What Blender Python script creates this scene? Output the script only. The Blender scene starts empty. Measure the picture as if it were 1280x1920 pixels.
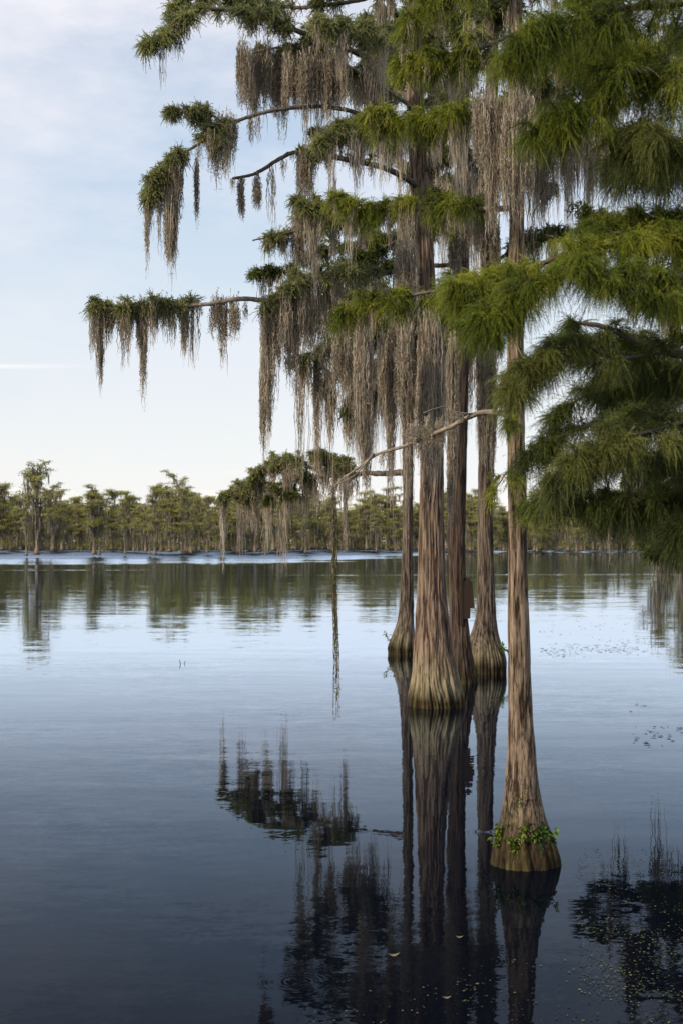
import bpy, math, random
import numpy as np
rng = np.random.default_rng(7)
random.seed(7)
F, HZ, CH = 2500.0, 1020.0, 2.5      # focal length in photo pixels, horizon row, eye height
scene = bpy.context.scene
COL = scene.collection

# ------------------------------------------------------------------ helpers
def P(px, py, D):
    return np.array([(px - 640) / F * D, D, CH - (py - HZ) / F * D])

def norm(a):
    return a / np.maximum(np.linalg.norm(a, axis=-1, keepdims=True), 1e-9)

class MB:
    """collects triangles; build() links them as one mesh object"""
    def __init__(s):
        s.v, s.f, s.t, s.n = [], [], [], 0
    def add(s, v, f, t=None):
        v = np.asarray(v, float).reshape(-1, 3)
        f = np.asarray(f, np.int64).reshape(-1, 3)
        s.v.append(v); s.f.append(f + s.n)
        if t is None: t = np.full(len(v), .5)
        t = np.asarray(t, float).reshape(-1)
        if len(t) == 1: t = np.full(len(v), t[0])
        s.t.append(t); s.n += len(v)
    def empty(s):
        return s.n == 0
    def mesh(s, name, off=(0, 0, 0), smooth=False):
        v = np.concatenate(s.v) - np.asarray(off); f = np.concatenate(s.f); t = np.concatenate(s.t)
        me = bpy.data.meshes.new(name)
        me.vertices.add(len(v)); me.vertices.foreach_set('co', v.astype(np.float32).ravel())
        me.loops.add(len(f) * 3); me.loops.foreach_set('vertex_index', f.astype(np.int32).ravel())
        me.polygons.add(len(f))
        me.polygons.foreach_set('loop_start', np.arange(0, len(f) * 3, 3, dtype=np.int32))
        me.polygons.foreach_set('use_smooth', np.full(len(f), smooth))
        a = me.attributes.new('tint', 'FLOAT', 'POINT'); a.data.foreach_set('value', t.astype(np.float32))
        me.update(calc_edges=True)
        return me
    def build(s, name, mat, parent=None, off=(0, 0, 0), smooth=False):
        me = s.mesh(name, off, smooth); me.materials.append(mat)
        o = bpy.data.objects.new(name, me); COL.objects.link(o)
        if parent is not None: o.parent = parent
        return o

def tag(o, label=None, cat=None, group=None, kind=None):
    if label: o['label'] = label
    if cat: o['category'] = cat
    if group: o['group'] = group
    if kind: o['kind'] = kind
    return o

def empty(name, loc, label=None, cat=None, group=None):
    o = bpy.data.objects.new(name, None); COL.objects.link(o)
    o.location = tuple(loc); o.empty_display_size = .3
    return tag(o, label, cat, group)

def catmull(pts, n):
    pts = np.asarray(pts, float)
    p = np.vstack([2 * pts[0] - pts[1], pts, 2 * pts[-1] - pts[-2]])
    m = len(pts) - 1
    u = np.linspace(0, m - 1e-6, n); i = u.astype(int); f = (u - i)[:, None]
    a, b, c, d = p[i], p[i + 1], p[i + 2], p[i + 3]
    return .5 * ((2 * b) + (c - a) * f + (2 * a - 5 * b + 4 * c - d) * f ** 2 + (-a + 3 * b - 3 * c + d) * f ** 3)

def grid_faces(rows, cols, wrap=True):
    c = cols if wrap else cols - 1
    i, j = np.meshgrid(np.arange(rows - 1), np.arange(c), indexing='ij')
    j2 = (j + 1) % cols
    a = i * cols + j; b = i * cols + j2; d = (i + 1) * cols + j; e = (i + 1) * cols + j2
    return np.concatenate([np.stack([a, b, e], -1).reshape(-1, 3), np.stack([a, e, d], -1).reshape(-1, 3)])

def tube(mb, path, rad, sides=8, tint=.5, rough=0):
    path = np.asarray(path, float); n = len(path)
    rad = np.broadcast_to(rad, (n,))
    T = norm(np.gradient(path, axis=0))
    up = np.array([0, 0, 1.]) if abs(T[:, 2]).mean() < .8 else np.array([0, 1., 0])
    A = norm(np.cross(T, up)); B = np.cross(A, T)
    th = np.linspace(0, 2 * np.pi, sides, endpoint=False)
    R = rad[:, None] * (1 + rough * rng.uniform(-1, 1, (n, sides)))
    v = path[:, None] + R[..., None] * (A[:, None] * np.cos(th)[None, :, None] + B[:, None] * np.sin(th)[None, :, None])
    v = v.reshape(-1, 3); f = grid_faces(n, sides)
    cap = len(v); v = np.vstack([v, path[-1] + T[-1] * rad[-1] * .6])
    j = np.arange(sides)
    f = np.vstack([f, np.stack([(n - 1) * sides + j, (n - 1) * sides + (j + 1) % sides, np.full(sides, cap)], -1)])
    mb.add(v, f, tint)

def curves(Pn, Dn, Ln, droop, k):
    t = np.linspace(0, 1, k)[None, :, None]
    L = np.asarray(Ln)[:, None, None]
    c = Pn[:, None] + L * (Dn[:, None] * t + np.array([0, 0, -1.]) * np.asarray(droop).reshape(-1, 1, 1) * t ** 2)
    return c

def tubes3(mb, C, r0, r1, tint=.5):
    n, k, _ = C.shape
    T = norm(np.gradient(C, axis=1))
    A = norm(np.cross(T, np.array([.13, .21, .97]))); B = np.cross(A, T)
    r = (np.asarray(r0).reshape(-1, 1) * (1 - np.linspace(0, 1, k)) + np.asarray(r1).reshape(-1, 1) * np.linspace(0, 1, k))
    th = np.array([0, 2.094, 4.189])
    v = C[:, :, None] + r[:, :, None, None] * (A[:, :, None] * np.cos(th)[:, None] + B[:, :, None] * np.sin(th)[:, None])
    f = grid_faces(k, 3)[None] + (np.arange(n) * k * 3)[:, None, None]
    mb.add(v, f, tint)

def ribbons(mb, C, w, side, tint):
    """C (n,k,3) centre lines, w (n,k) full widths, side (n,k,3) unit"""
    n, k, _ = C.shape
    h = (w * .5)[..., None] * side
    v = np.stack([C - h, C + h], 2)
    i = np.arange(k - 1)
    f = np.concatenate([np.stack([i * 2, i * 2 + 1, i * 2 + 3], -1), np.stack([i * 2, i * 2 + 3, i * 2 + 2], -1)])
    f = f[None] + (np.arange(n) * k * 2)[:, None, None]
    t = np.broadcast_to(np.asarray(tint).reshape(-1, 1, 1), (n, k, 2)) if np.ndim(tint) <= 1 else np.repeat(tint[..., None], 2, 2)
    mb.add(v, f, t)

def strings(mb, Pn, Dn, Ln, droop, K, nl, nw, spread=.75, t0=None):
    """feathery cypress branchlets: a thin drooping rachis with K needles"""
    n = len(Pn)
    if n == 0: return
    if t0 is None: t0 = rng.uniform(0, 1, n)
    C = curves(Pn, Dn, Ln, droop, 5)
    T = norm(np.gradient(C, axis=1))
    rv = norm(rng.normal(size=(n, 1, 3)))
    side = norm(np.cross(T, rv))
    w = np.full((n, 5), nw * 1.1) * np.array([1, .9, .8, .6, .2])
    ribbons(mb, C, w, side, t0 * .8)
    t = (np.arange(K) + .5) / K * .97
    t = t[None] + rng.uniform(-.4, .4, (n, K)) / K
    L = np.asarray(Ln).reshape(-1, 1, 1); dr = np.asarray(droop).reshape(-1, 1, 1); g = np.array([0, 0, -1.])
    c = Pn[:, None] + L * (Dn[:, None] * t[..., None] + g * dr * t[..., None] ** 2)
    tg = norm(Dn[:, None] + 2 * g * dr * t[..., None])
    s = norm(np.cross(tg, norm(rng.normal(size=(n, K, 3)))))
    d = norm(tg * (1 - spread * .6) + s * spread + g * .15)
    ln = (nl * rng.uniform(.6, 1.15, (n, K)) * (1 - .45 * t))[..., None]
    wd = np.cross(d, norm(rng.normal(size=(n, K, 3)))); wd = norm(wd) * nw * .5
    v = np.stack([c - wd, c + wd, c + d * ln], 2)
    f = np.arange(n * K * 3).reshape(-1, 3)
    tt = np.clip(t0[:, None, None] * .8 + .2 * t[..., None] + np.array([0, 0, .12]) + rng.uniform(-.08, .08, (n, K, 1)), 0, 1)
    mb.add(v, f, tt)

def moss_strands(mb, A, L, w, k=10, curl=.02, drift=None, tint=None):
    """hanging strands from anchors A with lengths L"""
    n = len(A)
    if n == 0: return
    t = np.linspace(0, 1, k)
    step = (L / (k - 1))[:, None]
    j = rng.normal(size=(n, k, 2)) * curl; j[:, 0] = 0
    j = np.cumsum(j * .35, axis=1) + j * .8
    C = np.repeat(A[:, None], k, 1).copy()
    C[..., 2] -= L[:, None] * t
    C[..., :2] += j
    if drift is not None: C += drift[:, None] * (t[None, :, None] ** 1.3)
    an = rng.uniform(0, np.pi, (n, 1)) + rng.uniform(-1, 1, (n, k)).cumsum(1) * .8
    side = np.stack([np.cos(an), np.sin(an), rng.uniform(-.3, .3, (n, k))], -1)
    W = np.asarray(w).reshape(-1, 1) * rng.uniform(.6, 1.15, (n, k)) * (1 - t ** 3 * .8)
    if tint is None: tint = rng.uniform(0, 1, n)
    ribbons(mb, C, W, side, np.clip(tint[:, None] + rng.uniform(-.07, .07, (n, k)), 0, 1))

def fuzz(mb, A, ln, w):
    """short curly bits that stand off a beard"""
    n = len(A)
    d = norm(rng.normal(size=(n, 3)) * [1, 1, .8] + [0, 0, -.7])
    k = 4; t = np.linspace(0, 1, k)
    C = A[:, None] + d[:, None] * (ln * rng.uniform(.4, 1.2, n))[:, None, None] * t[None, :, None]
    C = C + rng.normal(size=C.shape) * ln * .16
    s = norm(np.cross(d, rng.normal(size=(n, 3))))[:, None] * np.ones((1, k, 1))
    ribbons(mb, C, w * np.ones((n, k)) * np.array([1, .9, .7, .3]), s, rng.uniform(0, 1, n))

def beard(mb, top, L, W, n, w, curl=.02, taper=1.4, dense=True):
    """one column of moss: top centre point, length L, width W (metres), n strands"""
    a = rng.uniform(0, 2 * np.pi, n); r = np.sqrt(rng.uniform(0, 1, n))
    A = np.stack([top[0] + np.cos(a) * r * W / 2, top[1] + np.sin(a) * r * W / 2, top[2] + W * (.5 - 1.6 * r ** 2 * rng.uniform(.2, 1.2, n)) + W * rng.normal(size=n) * .35], -1)
    z0 = rng.uniform(0, .8, n); z0[: n // 4] = 0
    nlb = max(3, int(n / 28)); lobe = ((np.sin(a * 1.0) * .5 + .5 + np.cos(a) * r * .5 + .5) * nlb / 2).astype(int) % nlb
    le = rng.uniform(.42, 1, nlb); le[rng.integers(nlb)] = 1
    end = np.clip(le[lobe] * (1 - r ** taper * .25) * rng.uniform(.35, 1, n) ** .6, 0, 1); end[0] = 1
    stray = rng.uniform(0, 1, n) < .05; end[stray] = np.clip(end[stray] * 1.25, 0, 1.08)
    z0 = np.minimum(z0, end - .18).clip(0)
    ln = (end - z0) * L
    A[:, 2] -= z0 * L
    shrink = (z0 * .25)[:, None]
    c = np.array([top[0], top[1]])
    A[:, :2] = A[:, :2] * (1 - shrink) + c * shrink
    drift = np.zeros((n, 3)); drift[:, :2] = (c - A[:, :2]) * .18 + rng.normal(size=(n, 2)) * W * .06
    moss_strands(mb, A, ln, np.full(n, w), k=14, curl=curl, drift=drift)
    if dense:
        m = int(n * 3)
        i = rng.integers(0, n, m); u = rng.uniform(0, 1, m)
        Q = A[i] + drift[i] * u[:, None]; Q[:, 2] -= ln[i] * u; Q[:, :2] += rng.normal(size=(m, 2)) * curl
        fuzz(mb, Q, w * 4.2, w * .5)

# ------------------------------------------------------------------ materials
def new_mat(name):
    m = bpy.data.materials.new(name); m.use_nodes = True
    nt = m.node_tree; nt.nodes.clear()
    out = nt.nodes.new('ShaderNodeOutputMaterial')
    return m, nt, out
def N(nt, t, **kw):
    n = nt.nodes.new(t)
    for k, v in kw.items(): setattr(n, k, v)
    return n
def ramp(nt, stops):
    r = nt.nodes.new('ShaderNodeValToRGB'); e = r.color_ramp.elements
    while len(e) > 1: e.remove(e[-1])
    e[0].position, e[0].color = stops[0][0], (*stops[0][1], 1)
    for p, c in stops[1:]:
        x = e.new(p); x.color = (*c, 1)
    return r
def math_n(nt, op, a, b=None, c=None, clamp=False):
    n = nt.nodes.new('ShaderNodeMath'); n.operation = op; n.use_clamp = clamp
    for i, x in enumerate((a, b, c)):
        if x is None: continue
        if isinstance(x, (int, float)): n.inputs[i].default_value = x
        else: nt.links.new(x, n.inputs[i])
    return n.outputs[0]

def leaf_mat(name, stops, trans=.35, nscale=1.2, var=.35):
    m, nt, out = new_mat(name); L = nt.links.new
    at = N(nt, 'ShaderNodeAttribute', attribute_name='tint')
    geo = N(nt, 'ShaderNodeNewGeometry')
    no = N(nt, 'ShaderNodeTexNoise'); no.inputs['Scale'].default_value = nscale; no.inputs['Detail'].default_value = 3
    L(geo.outputs['Position'], no.inputs['Vector'])
    v = math_n(nt, 'MULTIPLY_ADD', no.outputs['Fac'], var * 2, -var)
    s = math_n(nt, 'ADD', at.outputs['Fac'], v, clamp=True)
    r = ramp(nt, stops); L(s, r.inputs['Fac'])
    d = N(nt, 'ShaderNodeBsdfPrincipled'); d.inputs['Roughness'].default_value = .55
    d.inputs['Specular IOR Level'].default_value = .25
    L(r.outputs['Color'], d.inputs['Base Color'])
    tr = N(nt, 'ShaderNodeBsdfTranslucent'); L(r.outputs['Color'], tr.inputs['Color'])
    mx = N(nt, 'ShaderNodeMixShader'); mx.inputs[0].default_value = trans
    L(d.outputs[0], mx.inputs[1]); L(tr.outputs[0], mx.inputs[2]); L(mx.outputs[0], out.inputs['Surface'])
    return m

def bark_mat(name, c_dark, c_mid, c_light, c_base, scale=22, base_h=.9, wet=.16, zstretch=.085):
    m, nt, out = new_mat(name); L = nt.links.new
    tc = N(nt, 'ShaderNodeTexCoord')
    mp = N(nt, 'ShaderNodeMapping'); mp.inputs['Scale'].default_value = (1, 1, zstretch)
    L(tc.outputs['Object'], mp.inputs['Vector'])
    n1 = N(nt, 'ShaderNodeTexNoise'); n1.inputs['Scale'].default_value = scale; n1.inputs['Detail'].default_value = 6
    n1.inputs['Roughness'].default_value = .65; L(mp.outputs[0], n1.inputs['Vector'])
    n2 = N(nt, 'ShaderNodeTexNoise'); n2.inputs['Scale'].default_value = 2.2; n2.inputs['Detail'].default_value = 5
    mp2 = N(nt, 'ShaderNodeMapping'); mp2.inputs['Scale'].default_value = (1, 1, .35); L(tc.outputs['Object'], mp2.inputs['Vector']); L(mp2.outputs[0], n2.inputs['Vector'])
    at = N(nt, 'ShaderNodeAttribute', attribute_name='tint')
    s = math_n(nt, 'MULTIPLY_ADD', n1.outputs['Fac'], 2.0, -1.0)
    s = math_n(nt, 'ADD', s, at.outputs['Fac'])
    mpc = N(nt, 'ShaderNodeMapping'); mpc.inputs['Scale'].default_value = (1, 1, zstretch * .5); L(tc.outputs['Object'], mpc.inputs['Vector'])
    nc = N(nt, 'ShaderNodeTexNoise'); nc.inputs['Scale'].default_value = scale * .75; nc.inputs['Detail'].default_value = 3; nc.inputs['Distortion'].default_value = .4; L(mpc.outputs[0], nc.inputs['Vector'])
    ab = math_n(nt, 'ABSOLUTE', math_n(nt, 'SUBTRACT', nc.outputs['Fac'], .5))
    ck = N(nt, 'ShaderNodeMapRange'); L(ab, ck.inputs['Value']); ck.inputs['From Min'].default_value = .0; ck.inputs['From Max'].default_value = .035; ck.inputs['To Min'].default_value = -.32; ck.inputs['To Max'].default_value = .06
    s = math_n(nt, 'ADD', s, ck.outputs[0])
    r = ramp(nt, [(.22, c_dark), (.5, c_mid), (.85, c_light)]); L(s, r.inputs['Fac'])
    # greyer lichen patches
    mixp = N(nt, 'ShaderNodeMix', data_type='RGBA'); mixp.blend_type = 'MIX'
    pf = math_n(nt, 'MULTIPLY_ADD', n2.outputs['Fac'], 4.0, -2.0, clamp=True)
    pf = math_n(nt, 'MULTIPLY', pf, .55)
    L(pf, mixp.inputs[0]); L(r.outputs['Color'], mixp.inputs[6])
    r2 = ramp(nt, [(.2, tuple(x * .35 for x in c_base)), (.8, c_base)]); L(s, r2.inputs['Fac'])
    L(r2.outputs['Color'], mixp.inputs[7])
    # base colouring by height above the water
    sx = N(nt, 'ShaderNodeSeparateXYZ'); L(tc.outputs['Object'], sx.inputs[0])
    zj = math_n(nt, 'MULTIPLY_ADD', n2.outputs['Fac'], .5, sx.outputs['Z'])
    bf = N(nt, 'ShaderNodeMapRange'); bf.inputs['From Min'].default_value = base_h + .25; bf.inputs['From Max'].default_value = base_h * .3 + .25
    L(zj, bf.inputs['Value'])
    mb_ = N(nt, 'ShaderNodeMix', data_type='RGBA'); L(bf.outputs[0], mb_.inputs[0]); L(mixp.outputs[2], mb_.inputs[6]); L(r2.outputs['Color'], mb_.inputs[7])
    zw = math_n(nt, 'MULTIPLY_ADD', n2.outputs['Fac'], .35, math_n(nt, 'MULTIPLY_ADD', n1.outputs['Fac'], .12, sx.outputs['Z']))
    wf = N(nt, 'ShaderNodeMapRange'); wf.inputs['From Min'].default_value = wet + .42; wf.inputs['From Max'].default_value = wet + .17
    L(zw, wf.inputs['Value'])
    r3 = ramp(nt, [(.2, (.006, .004, .003)), (.5, (.028, .018, .008)), (.8, (.045, .033, .012)), (1, (.07, .06, .018))]); L(s, r3.inputs['Fac'])
    mw = N(nt, 'ShaderNodeMix', data_type='RGBA'); L(wf.outputs[0], mw.inputs[0]); L(mb_.outputs[2], mw.inputs[6]); L(r3.outputs['Color'], mw.inputs[7])
    b = N(nt, 'ShaderNodeBsdfPrincipled'); b.inputs['Roughness'].default_value = .88; b.inputs['Specular IOR Level'].default_value = .2
    L(mw.outputs[2], b.inputs['Base Color'])
    bp = N(nt, 'ShaderNodeBump'); bp.inputs['Strength'].default_value = .8; bp.inputs['Distance'].default_value = .012
    L(n1.outputs['Fac'], bp.inputs['Height']); L(bp.outputs[0], b.inputs['Normal'])
    L(b.outputs[0], out.inputs['Surface'])
    return m

def simple_mat(name, c1, c2, scale=8, rough=.8, stretch=(1, 1, 1), spec=.3):
    m, nt, out = new_mat(name); L = nt.links.new
    tc = N(nt, 'ShaderNodeTexCoord'); mp = N(nt, 'ShaderNodeMapping'); mp.inputs['Scale'].default_value = stretch
    L(tc.outputs['Object'], mp.inputs['Vector'])
    n1 = N(nt, 'ShaderNodeTexNoise'); n1.inputs['Scale'].default_value = scale; n1.inputs['Detail'].default_value = 6; L(mp.outputs[0], n1.inputs['Vector'])
    r = ramp(nt, [(.3, c1), (.7, c2)]); L(n1.outputs['Fac'], r.inputs['Fac'])
    b = N(nt, 'ShaderNodeBsdfPrincipled'); b.inputs['Roughness'].default_value = rough; b.inputs['Specular IOR Level'].default_value = spec
    L(r.outputs['Color'], b.inputs['Base Color'])
    bp = N(nt, 'ShaderNodeBump'); bp.inputs['Strength'].default_value = .6; bp.inputs['Distance'].default_value = .01
    L(n1.outputs['Fac'], bp.inputs['Height']); L(bp.outputs[0], b.inputs['Normal'])
    L(b.outputs[0], out.inputs['Surface'])
    return m

M = {}
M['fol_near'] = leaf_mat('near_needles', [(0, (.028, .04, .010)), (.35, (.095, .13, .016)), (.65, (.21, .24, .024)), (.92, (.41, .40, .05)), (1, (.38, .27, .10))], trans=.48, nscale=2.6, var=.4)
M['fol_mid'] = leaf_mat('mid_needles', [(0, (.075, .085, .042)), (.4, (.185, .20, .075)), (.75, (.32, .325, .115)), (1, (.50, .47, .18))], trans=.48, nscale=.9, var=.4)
M['fol_dark'] = leaf_mat('shaded_needles', [(0, (.028, .036, .012)), (.5, (.085, .105, .022)), (1, (.18, .205, .04))], trans=.4, nscale=.9)  # shade put into the needle colour, for rear and lower-right foliage
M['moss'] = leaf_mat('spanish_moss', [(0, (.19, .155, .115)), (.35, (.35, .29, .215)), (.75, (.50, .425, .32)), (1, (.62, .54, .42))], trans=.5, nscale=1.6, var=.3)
M['fol_shade'] = leaf_mat('half_shaded_needles', [(0, (.04, .045, .018)), (.4, (.125, .14, .035)), (.75, (.24, .25, .055)), (1, (.38, .36, .10))], trans=.4, nscale=1.6, var=.4)  # needle copy with partial shade put into the colour
M['fol_sun'] = leaf_mat('sunny_needles', [(0, (.04, .055, .012)), (.35, (.14, .175, .02)), (.65, (.30, .325, .035)), (.92, (.52, .48, .07)), (1, (.44, .32, .11))], trans=.5, nscale=2.6, var=.4)  # needle copy whose colour carries the sunlight on lit sprays
M['moss_dark'] = leaf_mat('spanish_moss_shaded', [(0, (.03, .025, .018)), (.5, (.08, .066, .048)), (1, (.16, .13, .09))], trans=.2, nscale=1.6, var=.3)  # darker moss copy, the shade is part of its colour
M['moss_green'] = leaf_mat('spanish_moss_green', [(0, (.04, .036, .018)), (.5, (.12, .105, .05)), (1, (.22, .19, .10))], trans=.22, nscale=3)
M['bark_near'] = bark_mat('bark_near', (.022, .013, .007), (.15, .105, .07), (.285, .212, .15), (.11, .09, .044), scale=60, base_h=.5, wet=.27)
M['bark_main'] = bark_mat('bark_main', (.032, .02, .014), (.125, .08, .056), (.235, .168, .12), (.27, .22, .13), scale=28, base_h=.95, wet=.16)
M['bark_grey'] = bark_mat('bark_grey', (.018, .013, .01), (.08, .058, .043), (.165, .125, .095), (.20, .165, .10), scale=28, base_h=.8, wet=.2)
M['bark_dark'] = bark_mat('bark_dark', (.014, .009, .007), (.05, .032, .023), (.10, .068, .05), (.07, .05, .035), scale=24, base_h=.8, wet=.22)
M['twig'] = simple_mat('twig_bark', (.05, .038, .028), (.15, .12, .09), 20)
M['twig_pale'] = simple_mat('pale_twig_bark', (.12, .095, .07), (.33, .27, .20), 25)
M['far_bark'] = bark_mat('far_bark', (.05, .037, .03), (.15, .115, .09), (.28, .215, .165), (.24, .17, .11), scale=3, base_h=2.2, wet=.12)
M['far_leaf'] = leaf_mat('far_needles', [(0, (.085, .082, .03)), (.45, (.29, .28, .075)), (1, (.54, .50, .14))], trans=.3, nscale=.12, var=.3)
M['far_leaf_grey'] = leaf_mat('far_grey_needles', [(0, (.035, .042, .022)), (.45, (.085, .10, .045)), (1, (.16, .175, .075))], trans=.3, nscale=.12, var=.3)
M['far_moss'] = leaf_mat('far_moss', [(0, (.07, .06, .045)), (.5, (.16, .14, .105)), (1, (.28, .245, .185))], trans=.2, nscale=.1, var=.2)
M['fern'] = leaf_mat('fern_leaf', [(0, (.03, .05, .01)), (.5, (.12, .17, .02)), (1, (.34, .38, .05))], trans=.4, nscale=8, var=.2)
M['broadleaf'] = leaf_mat('broad_leaf', [(0, (.012, .035, .01)), (.5, (.05, .12, .02)), (1, (.17, .26, .03))], trans=.4, nscale=8, var=.25)
M['box_wood'] = simple_mat('rusty_box_wood', (.012, .006, .004), (.032, .016, .01), 9, .7, (1, 1, .2))
M['duckweed'] = leaf_mat('duckweed', [(0, (.012, .015, .012)), (.6, (.045, .055, .03)), (1, (.2, .22, .07))], trans=.1, nscale=3)
M['dead_leaf'] = simple_mat('dead_leaf', (.14, .10, .06), (.32, .25, .16), 20)

# ------------------------------------------------------------------ trunks
def vnoise(nz, nt_, zz, tt):
    g = rng.uniform(-1, 1, (nz + 2, nt_))
    z = np.clip(zz, 0, .99999) * nz; t = (tt % 1) * nt_
    i = z.astype(int); j = t.astype(int); fz = z - i; ft = t - j
    fz = fz * fz * (3 - 2 * fz); ft = ft * ft * (3 - 2 * ft)
    j1 = (j + 1) % nt_; j = j % nt_
    return (g[i, j] * (1 - fz) * (1 - ft) + g[i + 1, j] * fz * (1 - ft) + g[i, j1] * (1 - fz) * ft + g[i + 1, j1] * fz * ft)

def trunk(spec, D, sides=120, row=.03, ridge=.006, flute=.12, nfl=13, below=.35, flute_h=1.0, lean=None):
    """spec: list of (px centre, py, px full width) from the water up, all near depth D"""
    spec = [(a[0], a[1], a[2], a[3] if len(a) > 3 else D) for a in spec]
    pts = np.array([np.append(P(x, y, d), w / 2 / F * d) for x, y, w, d in spec])
    pts[0, 2] = 0
    b = pts[0].copy(); b[2] = -below; b[3] *= 1.12
    pts = np.vstack([b, pts])
    H = pts[-1, 2] - pts[0, 2]; n = max(12, int(H / row))
    z = np.linspace(pts[0, 2], pts[-1, 2], n)
    # monotone-ish interpolation in z
    from_c = catmull(pts, 400)
    o = np.argsort(from_c[:, 2]); fc = from_c[o]
    cx = np.interp(z, fc[:, 2], fc[:, 0]); cy = np.interp(z, fc[:, 2], fc[:, 1]); R = np.interp(z, fc[:, 2], fc[:, 3])
    th = np.linspace(0, 2 * np.pi, sides, endpoint=False)
    zz, tt = np.meshgrid((z - z[0]) / H, th / 2 / np.pi, indexing='ij')
    wob = vnoise(max(4, int(H * 1.2)), 4, zz, tt) * .02
    lo = vnoise(max(3, int(H * .6)), nfl, zz, tt + wob)
    fl = np.clip(1 - (z / flute_h), 0, 1)[:, None]
    base = np.abs(np.sin(np.pi * nfl * (tt + wob * 2.5) + vnoise(6, 9, zz, tt) * 2.2)) * .6 + .4 * np.abs(np.sin(np.pi * int(nfl * .37) * (tt + wob)))
    base = 1 - 2 * (1 - base) ** 1.5
    mean_r = pts[len(pts) // 2, 3]
    nr = int(np.clip(2 * np.pi * mean_r / .02, 16, sides // 3))
    wb2 = vnoise(int(H / .5), 7, zz, tt) * .012
    bark = vnoise(int(H / .55), nr, zz, tt + wob * .8 + wb2 * 1.5) * .6 + vnoise(int(H / .18), int(nr * 1.25), zz, tt + wb2 * 1.5) * .6 + vnoise(int(H / .5), 6, zz, tt) * .2
    fis = np.clip(-bark * 1.4, -1, 1)
    Rn = R[:, None] * (1 + flute * fl * base * .6 + flute * .25 * lo * (fl + .35) + .09 * vnoise(3, 3, zz * 0 + .3, tt) * fl + .035 * vnoise(max(3, int(H * .5)), 4, zz, tt)) + ridge * (-fis) * (1 + fl * .8)
    v = np.stack([cx[:, None] + Rn * np.cos(th), cy[:, None] + Rn * np.sin(th), np.repeat(z[:, None], sides, 1)], -1)
    tint = np.clip(.5 - .27 * fis + .2 * base * fl, 0, 1)
    return v.reshape(-1, 3), grid_faces(n, sides), tint.reshape(-1), np.stack([cx, cy, z, R], -1)

def make_trunk(root, spec, D, mat, **kw):
    v, f, t, line = trunk(spec, D, **kw)
    mb = MB(); mb.add(v, f, t)
    mb.build('trunk', mat, root, root.location, smooth=True)
    return line

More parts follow.
